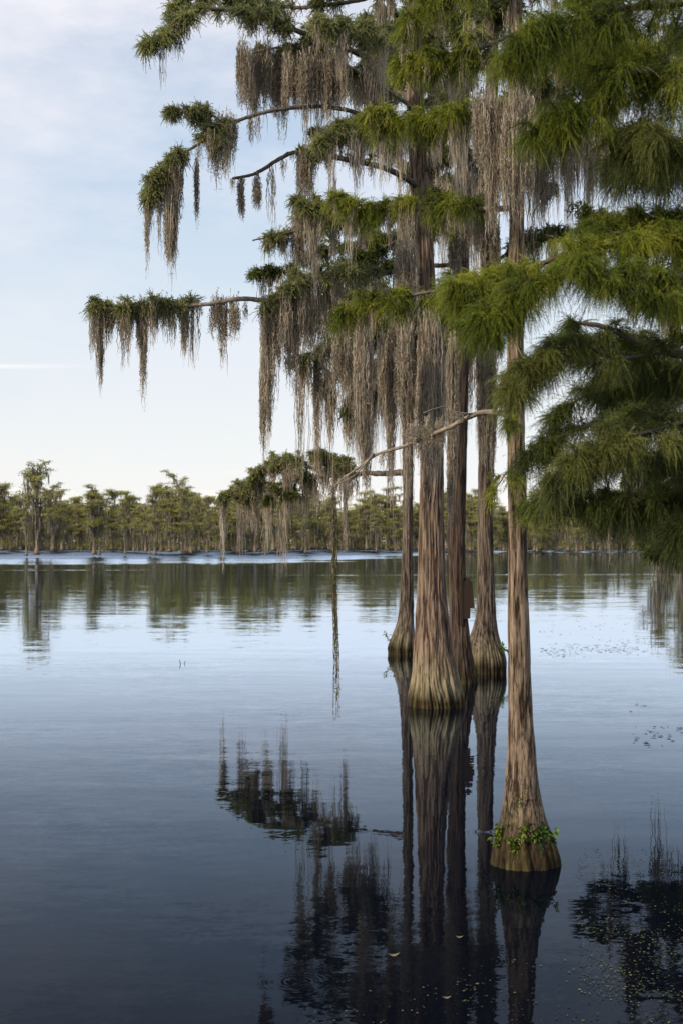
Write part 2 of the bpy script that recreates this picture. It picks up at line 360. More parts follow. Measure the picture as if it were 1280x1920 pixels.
# ------------------------------------------------------------------ limbs
ALL_FRINGE = {}
def limb(root, pts, w, fol=None, moss=None, mat='fol_mid', wood='twig', mossmat='moss', name='branch', sty='mid', label=None):
    """pts: (px,py,D); w=(w0,w1) px; fol=dict(t0,n2,sec,n3,n4,L); moss=(n, mean px, width px)"""
    W = np.array([P(*p) for p in pts])
    D = np.mean([p[2] for p in pts]); s = D / F
    n = max(16, int(np.linalg.norm(np.diff(W, axis=0), axis=1).sum() / (6 * s)))
    n = min(n, 120)
    path = catmull(W, n)
    k = rng.normal(size=(n, 3)) * .9 * s; k[0] = 0; path = path + np.cumsum(k, 0) * .5 * np.linspace(0, 1, n)[:, None] ** .3
    rad = np.linspace(w[0], w[1], n) * s / 2
    mb = MB(); tube(mb, path, rad, 8, .5, rough=.12)
    off = root.location
    T = norm(np.gradient(path, axis=0))
    anchors = [path[int(n * .15):]]
    fb = MB()
    if fol:
        t0, t1 = fol.get('t0', .2), fol.get('t1', 1.0)
        n2 = fol['n2']; sec = fol['sec'] * s
        u = np.sort(rng.uniform(t0, t1, n2)); i = np.clip((u * (n - 1)).astype(int), 0, n - 1)
        p2 = path[i]; tg = T[i]
        lat = norm(np.cross(tg, [0, 0, 1.])) * rng.choice([-1, 1], n2)[:, None]
        az = rng.uniform(.1, 1.1, n2)[:, None]
        d2 = norm(tg * rng.uniform(.15, .9, n2)[:, None] + lat * az + np.array([0, 0, 1.]) * rng.normal(fol.get('up', .12), .3, n2)[:, None])
        l2 = sec * rng.uniform(.35, 1, n2) * (1 - .55 * (u - t0) / max(t1 - t0, .01))
        dr2 = rng.uniform(.05, .3, n2) * fol.get('droop', 1)
        C2 = curves(p2, d2, l2, dr2, 7)
        C2 += rng.normal(size=C2.shape) * l2[:, None, None] * .02 * np.linspace(0, 1, 7)[None, :, None]
        tubes3(mb, C2, np.clip(rad[i] * .45, .6 * s, 2.4 * s), .35 * s)
        n3 = fol['n3']
        a = np.repeat(np.arange(n2), n3); v = rng.uniform(.2, 1, n2 * n3)
        q = v * 6; qi = np.clip(q.astype(int), 0, 5); qf = (q - qi)[:, None]
        p3 = C2[a, qi] * (1 - qf) + C2[a, qi + 1] * qf
        tg3 = norm(C2[a, qi + 1] - C2[a, qi])
        d3 = norm(tg3 * rng.uniform(.3, 1, len(a))[:, None] + norm(rng.normal(size=(len(a), 3))) * .75 + [0, 0, .08])
        l3 = l2[a] * rng.uniform(.15, .45, len(a))
        C3 = curves(p3, d3, l3, .2, 4)
        tubes3(mb, C3, .8 * s, .3 * s)
        n4 = fol['n4']; b = np.repeat(np.arange(len(a)), n4); v = rng.uniform(.1, 1, len(b)) * 3
        qi = np.clip(v.astype(int), 0, 2); qf = (v - qi)[:, None]
        p4 = C3[b, qi] * (1 - qf) + C3[b, qi + 1] * qf
        tg4 = norm(C3[b, qi + 1] - C3[b, qi])
        L4 = fol['L'] * s * rng.uniform(.55, 1.15, len(b))
        if sty == 'near':
            d4 = norm(tg4 * .9 + norm(rng.normal(size=(len(b), 3))) * .7 + [0, 0, .05]); dr = rng.uniform(.25, .95, len(b))
            K, nl, nw, sp = 18, 7 * s, .85 * s, .6
        else:
            d4 = norm(tg4 * .6 + norm(rng.normal(size=(len(b), 3))) * .9 + [0, 0, .25]); dr = rng.uniform(.05, .7, len(b))
            K, nl, nw, sp = 9, 5.5 * s, 1.5 * s, .8
        tb = np.clip(.45 + .32 * (np.repeat(rng.uniform(-1, 1, n2), n3 * n4)) + rng.uniform(-.25, .25, len(b)), 0, 1)
        strings(fb, p4, d4, L4, dr, K, nl, nw, sp, t0=tb)
        anchors.append(C2[:, 2:].reshape(-1, 3)); anchors.append(C3[:, 1:].reshape(-1, 3))
    o = mb.build(name, M[wood], root, off, smooth=True)
    if label: o['label'] = label
    if not fb.empty(): fb.build('foliage', M[mat], o, off)
    if moss:
        nm, ml, mw = moss
        A = np.vstack(anchors); 
        i = rng.integers(0, len(A), nm); A = A[i]
        lens = np.clip(rng.exponential(ml, nm) + ml * .25, 4, ml * 4.5) * s
        ns = np.clip((lens / s / ml * 10 * rng.uniform(.4, 1.3, nm) + 5).astype(int), 5, 40)
        r = np.repeat(np.arange(nm), ns); m = len(r); lens = lens * rng.choice([.55, 1, 1.5], nm, p=[.35, .5, .15])
        wd = np.clip(mw * (lens / s / ml) ** .4, 2, mw * 2) * s
        off2 = rng.normal(size=(m, 2)) * wd[r][:, None] * .35
        AA = A[r].copy(); AA[:, :2] += off2
        z0 = rng.uniform(0, .5, m) ** 1.5; AA[:, 2] -= z0 * lens[r]
        ll = lens[r] * (1 - z0) * rng.uniform(.15, 1, m)
        dft = np.zeros((m, 3)); dft[:, :2] = -off2 * .25 + rng.normal(size=(m, 2)) * 1.5 * s
        mm = MB(); moss_strands(mm, AA, ll, np.full(m, 1.5 * s), k=9, curl=1.2 * s, drift=dft, tint=np.clip(rng.uniform(0, 1, nm)[r] * .6 + rng.uniform(0, .4, m), 0, 1))
        k = rng.integers(0, m, m); u = rng.uniform(0, 1, m)
        Q = AA[k] + dft[k] * u[:, None]; Q[:, 2] -= ll[k] * u
        fuzz(mm, Q, 6 * s, .9 * s)
        mm.build('moss', M[mossmat], o, off)
    return path

def F_(n2, sec, L=20, n3=7, n4=9, **k):
    d = dict(n2=n2, sec=sec, L=L, n3=n3, n4=n4); d.update(k); return d

# ================================================================== the standing cypresses
# --- main tree
MAIN = empty('cypress_tree', (P(817, 1322, 20.6)[0], 20.6, 0), 'thickest cypress, reddish fibrous trunk on a broad fluted tan foot', 'tree', 'cypresses standing in the lake')
main_line = make_trunk(MAIN, [(817, 1322, 106), (817, 1303, 103), (815, 1270, 88), (812, 1225, 72), (809, 1150, 59), (808, 1100, 51), (808, 1000, 46), (808, 900, 43), (807, 800, 41), (800, 600, 37), (790, 400, 34), (780, 250, 32), (772, 0, 28), (770, -250, 23), (769, -600, 15), (770, -900, 6)],
                       20.6, M['bark_main'], sides=280, row=.03, ridge=.009, flute=.12, nfl=38, flute_h=1.3)
mD = 20.6
limb(MAIN, [(770, 150, mD), (745, 132, mD - .3), (690, 105, mD - .8), (620, 75, mD - 1.2), (540, 48, mD - 1.5), (480, 25, mD - 1.6), (400, 12, mD - 1.8), (350, 25, mD - 1.9), (310, 55, mD - 2), (268, 78, mD - 2.1)], (15, 3), F_(46, 62, 24, t0=.3), (70, 22, 9))
limb(MAIN, [(770, 70, mD), (752, 45, mD - .2), (735, 15, mD - .5), (715, -30, mD - 1), (690, -90, mD - 1.3)], (13, 6), F_(14, 70, 20, t0=.3), (14, 20, 9))
limb(MAIN, [(771, -60, mD), (700, -10, mD + .4), (640, 5, mD + .8), (560, 14, mD + 1), (500, 4, mD + 1.2), (430, -8, mD + 1.2), (360, 0, mD + 1), (330, 20, mD + 1)], (10, 3), F_(38, 62, 22), (40, 26, 9))
limb(MAIN, [(776, 205, mD), (720, 165, mD - .6), (660, 130, mD - 1), (600, 105, mD - 1.2), (545, 88, mD - 1.4), (490, 92, mD - 1.5), (445, 112, mD - 1.6)], (9, 2.5), F_(16, 50, 20), (60, 34, 10), wood='twig_pale')
limb(MAIN, [(778, 250, mD), (700, 222, mD - .8), (620, 200, mD - 1.3), (520, 205, mD - 1.6), (450, 222, mD - 1.7), (400, 246, mD - 1.8), (360, 272, mD - 1.9), (318, 298, mD - 2), (285, 335, mD - 2), (274, 360, mD - 2)], (10, 2.5), F_(38, 46, 22, t0=.45), (90, 30, 9))
limb(MAIN, [(425, 235, mD - 1.7), (392, 214, mD - 1.8), (350, 213, mD - 2), (322, 212, mD - 2)], (5, 2), F_(16, 36, 20), (14, 22, 8))
limb(MAIN, [(389, 222, mD - 1.8), (391, 205, mD - 1.8), (390, 188, mD - 1.8)], (5, 4), None, None, wood='twig_pale')
limb(MAIN, [(786, 352, mD), (762, 336, mD - .3), (720, 316, mD - .7), (650, 302, mD - 1), (590, 298, mD - 1.2), (550, 291, mD - 1.2), (520, 305, mD - 1.3), (480, 330, mD - 1.4), (437, 342, mD - 1.4)], (13, 5), F_(12, 46, 18, t0=.3, t1=.62, up=.6), (42, 34, 9))
limb(MAIN, [(795, 560, mD), (740, 548, mD - .4), (640, 560, mD - .8), (520, 563, mD - 1), (450, 562, mD - 1.2), (380, 570, mD - 1.3), (300, 577, mD - 1.4), (235, 586, mD - 1.5), (176, 580, mD - 1.5)], (14, 3), F_(40, 42, 22, t0=.62, up=.3), (150, 36, 8), wood='twig_pale')
limb(MAIN, [(793, 500, mD), (700, 515, mD - .6), (620, 520, mD - 1), (540, 545, mD - 1.2), (505, 590, mD - 1.2)], (10, 3), F_(34, 50, 22, t0=.25), (120, 44, 10))
limb(MAIN, [(786, 330, mD), (825, 280, mD - .3), (850, 180, mD - .5), (868, 60, mD - .6), (875, -60, mD - .6)], (12, 6), F_(34, 110, 22, up=0), (60, 40, 10))
limb(MAIN, [(781, 270, mD), (740, 250, mD - 1.2), (690, 235, mD - 2.2), (640, 245, mD - 2.8), (585, 270, mD - 3)], (8, 2.5), F_(36, 52, 22, t0=.2), (60, 34, 9))
limb(MAIN, [(774, 100, mD), (720, 85, mD - 1.5), (660, 60, mD - 2.4), (600, 40, mD - 3)], (8, 2.5), F_(34, 70, 22, t0=.1), (46, 30, 9))

limb(MAIN, [(770, -100, mD), (830, -140, mD), (900, -110, mD), (960, -80, mD)], (9, 3), F_(30, 110, 24), (20, 30, 9))
limb(MAIN, [(771, -80, mD), (700, -120, mD), (600, -95, mD), (520, -60, mD), (450, -45, mD)], (9, 3), F_(40, 90, 24), (30, 30, 9))
limb(MAIN, [(776, 190, mD), (740, 170, mD + .6), (690, 165, mD + 1), (630, 160, mD + 1.2), (560, 170, mD + 1.3)], (8, 3), F_(34, 60, 22), (50, 34, 9))
limb(MAIN, [(788, 390, mD), (740, 395, mD - .8), (680, 400, mD - 1.2), (610, 390, mD - 1.4), (560, 380, mD - 1.5)], (8, 3), F_(34, 56, 22, t0=.25), (40, 34, 9))
# --- tree with the nest box
BOXT = empty('cypress_tree', (P(862, 1280, 24)[0], 24, 0), 'dark cypress carrying the brown nest box, just behind the thickest trunk', 'tree', 'cypresses standing in the lake')
make_trunk(BOXT, [(862, 1280, 62), (861, 1250, 52), (860, 1215, 44), (859, 1170, 36), (857, 1100, 31), (855, 1000, 33), (856, 900, 34), (861, 700, 33), (864, 500, 27), (866, 330, 20), (873, 100, 14), (878, -200, 10), (880, -500, 5)],
           24, M['bark_dark'], sides=150, row=.045, ridge=.009, flute=.12, nfl=28, flute_h=1.2)
bD = 24
limb(BOXT, [(864, 420, bD), (800, 405, bD - .5), (720, 400, bD - 1), (640, 410, bD - 1.3), (560, 430, bD - 1.5), (475, 450, bD - 1.6)], (10, 3), F_(36, 56, 20, t0=.3), (60, 32, 9))
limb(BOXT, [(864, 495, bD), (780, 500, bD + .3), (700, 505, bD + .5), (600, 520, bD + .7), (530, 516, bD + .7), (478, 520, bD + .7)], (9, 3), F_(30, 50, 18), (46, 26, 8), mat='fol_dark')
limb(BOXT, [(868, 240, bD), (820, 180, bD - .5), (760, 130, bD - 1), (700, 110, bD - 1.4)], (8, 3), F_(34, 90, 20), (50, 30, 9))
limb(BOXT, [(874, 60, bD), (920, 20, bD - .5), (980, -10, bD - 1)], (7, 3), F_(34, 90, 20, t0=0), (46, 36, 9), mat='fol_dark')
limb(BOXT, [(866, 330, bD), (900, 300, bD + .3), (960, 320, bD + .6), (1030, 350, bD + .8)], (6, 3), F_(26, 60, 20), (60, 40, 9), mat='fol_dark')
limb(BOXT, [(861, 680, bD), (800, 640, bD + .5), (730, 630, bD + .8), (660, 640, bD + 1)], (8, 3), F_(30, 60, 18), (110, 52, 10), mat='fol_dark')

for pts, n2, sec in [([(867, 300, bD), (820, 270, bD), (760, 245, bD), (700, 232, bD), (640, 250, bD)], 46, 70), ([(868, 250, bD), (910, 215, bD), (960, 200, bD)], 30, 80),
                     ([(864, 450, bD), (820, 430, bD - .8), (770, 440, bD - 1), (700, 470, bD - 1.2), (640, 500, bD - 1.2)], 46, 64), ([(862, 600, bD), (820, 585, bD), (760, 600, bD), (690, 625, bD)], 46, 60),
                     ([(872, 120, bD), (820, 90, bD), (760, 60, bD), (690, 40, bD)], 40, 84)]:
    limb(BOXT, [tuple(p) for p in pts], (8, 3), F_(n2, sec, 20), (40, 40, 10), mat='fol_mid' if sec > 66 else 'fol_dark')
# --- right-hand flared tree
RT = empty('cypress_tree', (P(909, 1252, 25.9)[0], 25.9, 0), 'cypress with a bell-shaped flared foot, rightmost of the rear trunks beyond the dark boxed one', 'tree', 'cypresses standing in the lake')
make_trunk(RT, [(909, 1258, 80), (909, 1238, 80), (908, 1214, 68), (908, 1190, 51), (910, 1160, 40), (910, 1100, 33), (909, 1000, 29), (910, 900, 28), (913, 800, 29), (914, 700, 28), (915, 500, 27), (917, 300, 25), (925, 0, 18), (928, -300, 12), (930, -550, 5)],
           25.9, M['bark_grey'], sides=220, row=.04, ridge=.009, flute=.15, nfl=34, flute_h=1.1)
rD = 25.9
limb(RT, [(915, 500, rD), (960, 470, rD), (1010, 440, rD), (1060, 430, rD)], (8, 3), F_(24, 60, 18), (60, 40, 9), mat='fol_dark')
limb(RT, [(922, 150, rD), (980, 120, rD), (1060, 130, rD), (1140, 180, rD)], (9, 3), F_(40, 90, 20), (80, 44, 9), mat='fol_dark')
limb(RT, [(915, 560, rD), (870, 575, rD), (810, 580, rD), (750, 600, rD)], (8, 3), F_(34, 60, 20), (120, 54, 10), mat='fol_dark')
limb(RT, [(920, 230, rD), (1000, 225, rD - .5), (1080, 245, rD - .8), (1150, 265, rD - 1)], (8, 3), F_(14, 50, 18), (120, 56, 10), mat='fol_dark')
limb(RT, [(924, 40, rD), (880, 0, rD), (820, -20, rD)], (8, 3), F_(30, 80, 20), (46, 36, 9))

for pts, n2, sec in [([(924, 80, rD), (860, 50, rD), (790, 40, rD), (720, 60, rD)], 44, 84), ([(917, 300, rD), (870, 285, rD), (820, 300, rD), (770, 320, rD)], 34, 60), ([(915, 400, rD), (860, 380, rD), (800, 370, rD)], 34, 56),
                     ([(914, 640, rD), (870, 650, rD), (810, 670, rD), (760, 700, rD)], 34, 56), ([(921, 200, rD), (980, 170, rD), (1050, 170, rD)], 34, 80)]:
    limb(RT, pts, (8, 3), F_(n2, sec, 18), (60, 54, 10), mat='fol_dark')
# --- small rear tree on the left
ST = empty('cypress_tree', (P(754, 1226, 30.3)[0], 30.3, 0), 'slender cypress with a lopsided swollen foot, leftmost and farthest back of the group', 'tree', 'cypresses standing in the lake')
make_trunk(ST, [(753, 1228, 48), (753, 1215, 50), (755, 1198, 44), (759, 1170, 33), (762, 1130, 26), (763, 1050, 20), (764, 950, 19), (765, 800, 18), (769, 600, 16), (795, 400, 15), (810, 250, 14), (815, 0, 10), (818, -250, 5)],
           30.3, M['bark_grey'], sides=150, row=.045, ridge=.009, flute=.15, nfl=22, flute_h=.9)
sD = 30.3
limb(ST, [(764, 885, sD), (730, 888, sD + .5), (690, 888, sD + 1), (645, 893, sD + 1.5), (590, 893, sD + 2), (540, 905, sD + 2.4), (490, 920, sD + 2.6), (440, 935, sD + 2.7)], (12, 3), F_(20, 34, 14, t0=.3, up=.25, n3=5, n4=6), (80, 26, 6), mat='fol_mid')
limb(ST, [(660, 892, sD + 1.3), (640, 872, sD + 1), (610, 856, sD + 1), (580, 852, sD + 1)], (5, 2), F_(30, 44, 14, up=.2, n3=6, n4=6), (50, 26, 6), mat='fol_mid')
limb(ST, [(610, 892, sD + 1.9), (570, 870, sD + 2), (530, 862, sD + 2.3), (500, 868, sD + 2.4), (470, 890, sD + 2.5)], (5, 2), F_(44, 44, 14, up=.15, n3=6, n4=6), (70, 26, 6), mat='fol_mid')
limb(ST, [(520, 908, sD + 2.5), (480, 905, sD + 2.6), (440, 918, sD + 2.8), (415, 935, sD + 2.8)], (5, 2), F_(26, 30, 14, up=.1, n3=6, n4=6), (44, 32, 6), mat='fol_mid')
limb(ST, [(560, 900, sD + 2.4), (540, 925, sD + 2.1), (500, 938, sD + 2.1)], (4, 2), F_(10, 26, 14), (22, 24, 7), mat='fol_dark')
limb(ST, [(767, 640, sD), (700, 620, sD - .5), (640, 640, sD - .8), (590, 665, sD - 1), (560, 690, sD - 1)], (8, 3), F_(20, 46, 16), (70, 36, 8), mat='fol_dark')
limb(ST, [(765, 745, sD), (710, 735, sD + .4), (665, 740, sD + .6), (650, 770, sD + .6)], (6, 3), F_(20, 34, 16), (50, 30, 8), mat='fol_dark')
limb(ST, [(790, 430, sD), (730, 440, sD), (660, 460, sD), (600, 470, sD + .4), (570, 485, sD + .5)], (8, 3), F_(30, 56, 16), (40, 24, 8), mat='fol_dark')
limb(ST, [(800, 350, sD), (730, 280, sD), (660, 240, sD), (590, 250, sD + .4)], (8, 3), F_(30, 56, 16), (30, 24, 8), mat='fol_dark')
limb(ST, [(812, 120, sD), (750, 80, sD), (680, 60, sD), (600, 70, sD + .4)], (8, 3), F_(30, 66, 16), (30, 24, 8), mat='fol_dark')

for pts, n2, sec in [([(767, 560, sD), (710, 545, sD), (650, 560, sD), (590, 580, sD), (550, 600, sD)], 44, 56), ([(766, 700, sD), (710, 690, sD + .5), (650, 700, sD + .6), (600, 720, sD + .6)], 34, 46), ([(800, 360, sD), (840, 340, sD), (890, 350, sD)], 24, 50),
                     ([(768, 610, sD), (820, 600, sD), (880, 610, sD), (930, 640, sD)], 34, 50)]:
    limb(ST, pts, (7, 3), F_(n2, sec, 16), (90, 50, 9), mat='fol_dark')
# --- near slender tree
NT = empty('cypress_tree', (P(983, 1618, 10.45)[0], 10.45, 0), 'nearest cypress, slender brown furrowed trunk with green sprigs round its swollen foot', 'tree', 'cypresses standing in the lake')
make_trunk(NT, [(983, 1618, 122), (983, 1600, 118), (982, 1570, 103), (980, 1530, 82), (978, 1480, 66), (977, 1420, 54), (975, 1350, 46), (972, 1250, 42), (970, 1100, 38), (970, 1000, 36), (968, 900, 34), (966, 800, 32), (966, 700, 31), (967, 500, 29), (968, 300, 27), (966, 100, 24), (965, -100, 20), (965, -500, 12), (966, -800, 5)],
           10.45, M['bark_near'], sides=280, row=.012, ridge=.006, flute=.10, nfl=22, flute_h=.55)
nD = 10.4
limb(NT, [(962, 780, nD), (935, 774, nD + .05), (900, 772, nD + .1), (870, 782, nD + .1), (840, 798, nD + .2), (800, 815, nD + .3), (760, 830, nD + .3), (700, 850, nD + .4), (665, 875, nD + .4), (640, 890, nD + .4), (612, 922, nD + .5)], (12, 2.5), None, (10, 16, 8), wood='twig_pale')
limb(NT, [(890, 776, nD + .1), (850, 772, nD), (830, 762, nD), (790, 775, nD - .1)], (4, 1.5), None, (3, 16, 6), wood='twig_pale')
limb(NT, [(700, 850, nD + .4), (670, 885, nD + .3), (640, 905, nD + .2), (610, 915, nD + .2)], (4, 1.5), None, (3, 10, 6), wood='twig_pale')
limb(NT, [(968, 388, nD), (930, 391, nD), (880, 388, nD + .1), (830, 382, nD + .2), (760, 378, nD + .3), (690, 385, nD + .4), (620, 370, nD + .4)], (12, 3), F_(40, 62, 30, t0=.25, n4=8), (40, 34, 10), mat='fol_sun', wood='twig_pale', sty='near')
limb(NT, [(968, 185, nD), (930, 192, nD), (890, 205, nD + .1), (840, 218, nD + .2), (760, 224, nD + .3), (690, 215, nD + .3)], (12, 3), F_(40, 70, 30, t0=.35, n4=8), (40, 30, 10), mat='fol_sun', wood='twig_pale', sty='near')
limb(NT, [(967, 520, nD), (900, 530, nD - .1), (820, 545, nD - .1), (740, 560, nD), (670, 575, nD + .1), (640, 590, nD + .1)], (9, 3), F_(48, 62, 32, t0=.1, n4=8), (50, 30, 10), mat='fol_sun', sty='near')
limb(NT, [(966, 640, nD), (985, 690, nD - .1), (975, 740, nD - .3), (955, 800, nD - .3)], (4, 2), F_(12, 36, 26, n4=7), None, mat='fol_sun', sty='near')
limb(NT, [(966, 860, nD), (935, 905, nD - .2), (915, 935, nD - .3)], (3, 1.5), F_(6, 30, 26, n4=5), None, mat='fol_sun', sty='near')
limb(NT, [(967, 930, nD), (985, 955, nD - .2), (990, 985, nD - .3)], (3, 1.5), F_(5, 26, 24, n4=5), None, mat='fol_sun', sty='near')
limb(NT, [(966, 60, nD), (900, 90, nD + .1), (830, 110, nD + .2), (760, 130, nD + .3)], (8, 3), F_(34, 70, 30, n4=8), (30, 26, 9), mat='fol_sun', sty='near')
limb(NT, [(968, 200, nD), (1010, 215, nD + .2), (1060, 230, nD + .3), (1130, 255, nD + .4)], (8, 3), F_(8, 40, 28, n4=7), (40, 46, 10), mat='fol_sun', sty='near', wood='twig_pale')

limb(NT, [(966, -60, nD), (900, -40, nD), (820, -10, nD), (770, 25, nD)], (8, 3), F_(34, 100, 30, n4=8), (20, 26, 9), mat='fol_sun', sty='near')
limb(NT, [(966, -80, nD), (1020, -60, nD), (1090, -20, nD), (1150, 10, nD)], (8, 3), F_(34, 100, 30, n4=8), (20, 26, 9), mat='fol_sun', sty='near')
# --- big tree just beyond the right edge whose boughs fill the right side
FD = 7.4
RB = P(1640, 1700, FD)
FT = empty('cypress_tree', (RB[0], FD, 0), 'cypress rooted beyond the right edge, its vivid green feathery boughs fill the right side', 'tree')
make_trunk(FT, [(1640, 1860, 260), (1635, 1780, 220), (1630, 1700, 170), (1622, 1500, 120), (1618, 1200, 105), (1612, 800, 98), (1606, 300, 90), (1600, -300, 74), (1596, -900, 40), (1594, -1300, 12)], FD, M['bark_near'], sides=110, row=.04, ridge=.01, flute=.14, nfl=9, flute_h=.8)
def bough(pts, w, n2, sec, L=44, moss=None, mat='fol_near', **k):
    limb(FT, pts, w, F_(n2, sec, L, n3=8, n4=11, **k), moss, mat=mat, sty='near', name='bough')
x0 = 1606
bough([(x0, -150, FD), (1450, -60, FD - .3), (1300, 0, FD - .5), (1150, 20, FD - .6), (1030, 60, FD - .6), (960, 110, FD - .6)], (26, 4), 60, 150, t0=.25)
bough([(x0, 60, FD), (1450, 90, FD + .3), (1300, 110, FD + .4), (1200, 110, FD + .5), (1115, 96, FD + .5), (1020, 75, FD + .5)], (22, 4), 56, 130, t0=.3)
bough([(x0, 160, FD), (1450, 160, FD - .2), (1300, 165, FD - .4), (1190, 130, FD - .5), (1100, 190, FD - .5), (1010, 230, FD - .5)], (22, 4), 60, 120, t0=.3)
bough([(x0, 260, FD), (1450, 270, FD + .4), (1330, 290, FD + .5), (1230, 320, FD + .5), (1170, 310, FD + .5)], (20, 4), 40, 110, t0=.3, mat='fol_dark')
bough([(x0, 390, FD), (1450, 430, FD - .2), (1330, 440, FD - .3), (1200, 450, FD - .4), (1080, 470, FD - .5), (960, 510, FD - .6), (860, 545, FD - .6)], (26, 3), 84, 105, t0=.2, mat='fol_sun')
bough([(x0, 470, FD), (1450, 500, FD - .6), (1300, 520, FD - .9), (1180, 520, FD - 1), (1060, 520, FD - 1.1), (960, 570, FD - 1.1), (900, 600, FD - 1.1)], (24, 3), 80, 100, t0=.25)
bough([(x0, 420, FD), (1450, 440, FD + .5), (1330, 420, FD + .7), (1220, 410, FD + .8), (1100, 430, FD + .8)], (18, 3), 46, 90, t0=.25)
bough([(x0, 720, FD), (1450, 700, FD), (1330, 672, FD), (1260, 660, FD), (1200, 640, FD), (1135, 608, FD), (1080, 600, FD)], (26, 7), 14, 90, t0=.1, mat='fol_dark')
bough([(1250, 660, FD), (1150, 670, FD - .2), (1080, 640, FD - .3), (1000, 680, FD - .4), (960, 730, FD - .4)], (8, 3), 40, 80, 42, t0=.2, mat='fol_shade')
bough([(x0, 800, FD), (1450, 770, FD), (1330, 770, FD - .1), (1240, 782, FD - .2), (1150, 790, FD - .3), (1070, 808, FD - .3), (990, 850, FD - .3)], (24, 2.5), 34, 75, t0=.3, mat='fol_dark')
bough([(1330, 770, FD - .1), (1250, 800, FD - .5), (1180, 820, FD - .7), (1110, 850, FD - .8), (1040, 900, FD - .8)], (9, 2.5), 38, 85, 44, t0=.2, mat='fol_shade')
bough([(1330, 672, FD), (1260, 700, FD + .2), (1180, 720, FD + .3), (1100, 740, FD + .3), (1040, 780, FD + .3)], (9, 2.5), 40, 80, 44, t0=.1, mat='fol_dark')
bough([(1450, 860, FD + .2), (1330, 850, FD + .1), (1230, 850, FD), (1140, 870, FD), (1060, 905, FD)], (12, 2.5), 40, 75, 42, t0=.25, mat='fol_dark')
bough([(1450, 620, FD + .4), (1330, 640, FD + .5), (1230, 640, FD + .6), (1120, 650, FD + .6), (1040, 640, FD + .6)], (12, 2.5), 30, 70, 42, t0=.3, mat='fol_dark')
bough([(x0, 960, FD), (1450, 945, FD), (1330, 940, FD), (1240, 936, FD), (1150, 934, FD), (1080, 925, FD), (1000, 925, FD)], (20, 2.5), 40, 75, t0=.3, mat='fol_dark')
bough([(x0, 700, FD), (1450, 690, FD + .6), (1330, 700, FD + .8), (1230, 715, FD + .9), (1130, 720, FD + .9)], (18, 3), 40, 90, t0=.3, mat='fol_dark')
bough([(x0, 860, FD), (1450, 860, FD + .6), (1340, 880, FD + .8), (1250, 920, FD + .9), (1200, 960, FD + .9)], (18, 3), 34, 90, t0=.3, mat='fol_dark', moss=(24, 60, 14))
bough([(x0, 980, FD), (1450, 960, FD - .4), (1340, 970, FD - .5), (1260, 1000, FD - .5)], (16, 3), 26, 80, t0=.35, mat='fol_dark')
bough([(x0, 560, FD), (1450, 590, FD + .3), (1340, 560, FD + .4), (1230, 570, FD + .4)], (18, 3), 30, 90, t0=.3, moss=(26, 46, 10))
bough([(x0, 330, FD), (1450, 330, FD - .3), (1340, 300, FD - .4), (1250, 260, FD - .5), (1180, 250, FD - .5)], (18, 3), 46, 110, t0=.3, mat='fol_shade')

# --- dark tree behind, beyond the right edge
GD = 19
GT = empty('cypress_tree', (P(1420, 1350, GD)[0], GD, 0), 'shaded dark cypress with low moss-hung branches behind the vivid green right hand boughs', 'tree')
make_trunk(GT, [(1420, 1349, 150), (1420, 1300, 120), (1418, 1200, 80), (1414, 1000, 62), (1410, 600, 54), (1405, 0, 42), (1402, -500, 16)], GD, M['bark_dark'], sides=80, row=.06, ridge=.009, flute=.14, nfl=9)
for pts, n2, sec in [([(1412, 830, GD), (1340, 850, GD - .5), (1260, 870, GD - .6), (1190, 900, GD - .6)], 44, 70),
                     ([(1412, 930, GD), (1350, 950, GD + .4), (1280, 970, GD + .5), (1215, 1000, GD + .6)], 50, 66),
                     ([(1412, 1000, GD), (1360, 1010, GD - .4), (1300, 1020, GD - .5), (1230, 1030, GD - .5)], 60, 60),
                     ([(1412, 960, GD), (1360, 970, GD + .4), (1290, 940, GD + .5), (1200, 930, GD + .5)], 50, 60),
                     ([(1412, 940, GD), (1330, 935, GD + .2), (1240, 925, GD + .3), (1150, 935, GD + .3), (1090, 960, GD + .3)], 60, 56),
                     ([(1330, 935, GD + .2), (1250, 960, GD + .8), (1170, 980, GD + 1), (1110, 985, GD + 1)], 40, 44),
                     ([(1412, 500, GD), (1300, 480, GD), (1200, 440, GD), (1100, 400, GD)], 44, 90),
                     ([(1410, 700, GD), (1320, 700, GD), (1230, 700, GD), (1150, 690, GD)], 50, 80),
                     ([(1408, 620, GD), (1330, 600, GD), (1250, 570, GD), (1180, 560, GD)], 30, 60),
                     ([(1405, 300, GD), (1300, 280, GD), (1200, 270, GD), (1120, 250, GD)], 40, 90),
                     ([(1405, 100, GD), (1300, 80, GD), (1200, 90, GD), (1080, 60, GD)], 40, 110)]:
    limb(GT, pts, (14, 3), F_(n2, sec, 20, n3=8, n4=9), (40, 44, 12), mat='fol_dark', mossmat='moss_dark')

# ------------------------------------------------------------------ large moss beards, each a thing of its own
def moss_thing(parts, label, mat='moss', w=1.7, curl=1.25, group='long hanging beards of spanish moss'):
    """parts: (px, py_top, D, length px, width px, strands)"""
    mb = MB(); x, y, D = parts[0][:3]
    base = P(x, y, D)
    for px, py, d, L, W, n in parts:
        s = d / F
        beard(mb, P(px, py, d), L * s, W * s, int(n * 3.2), w * s, curl=curl * s)
    o = mb.build('spanish_moss', M[mat], None, base)
    o.location = tuple(base)
    return tag(o, label, 'moss', group)

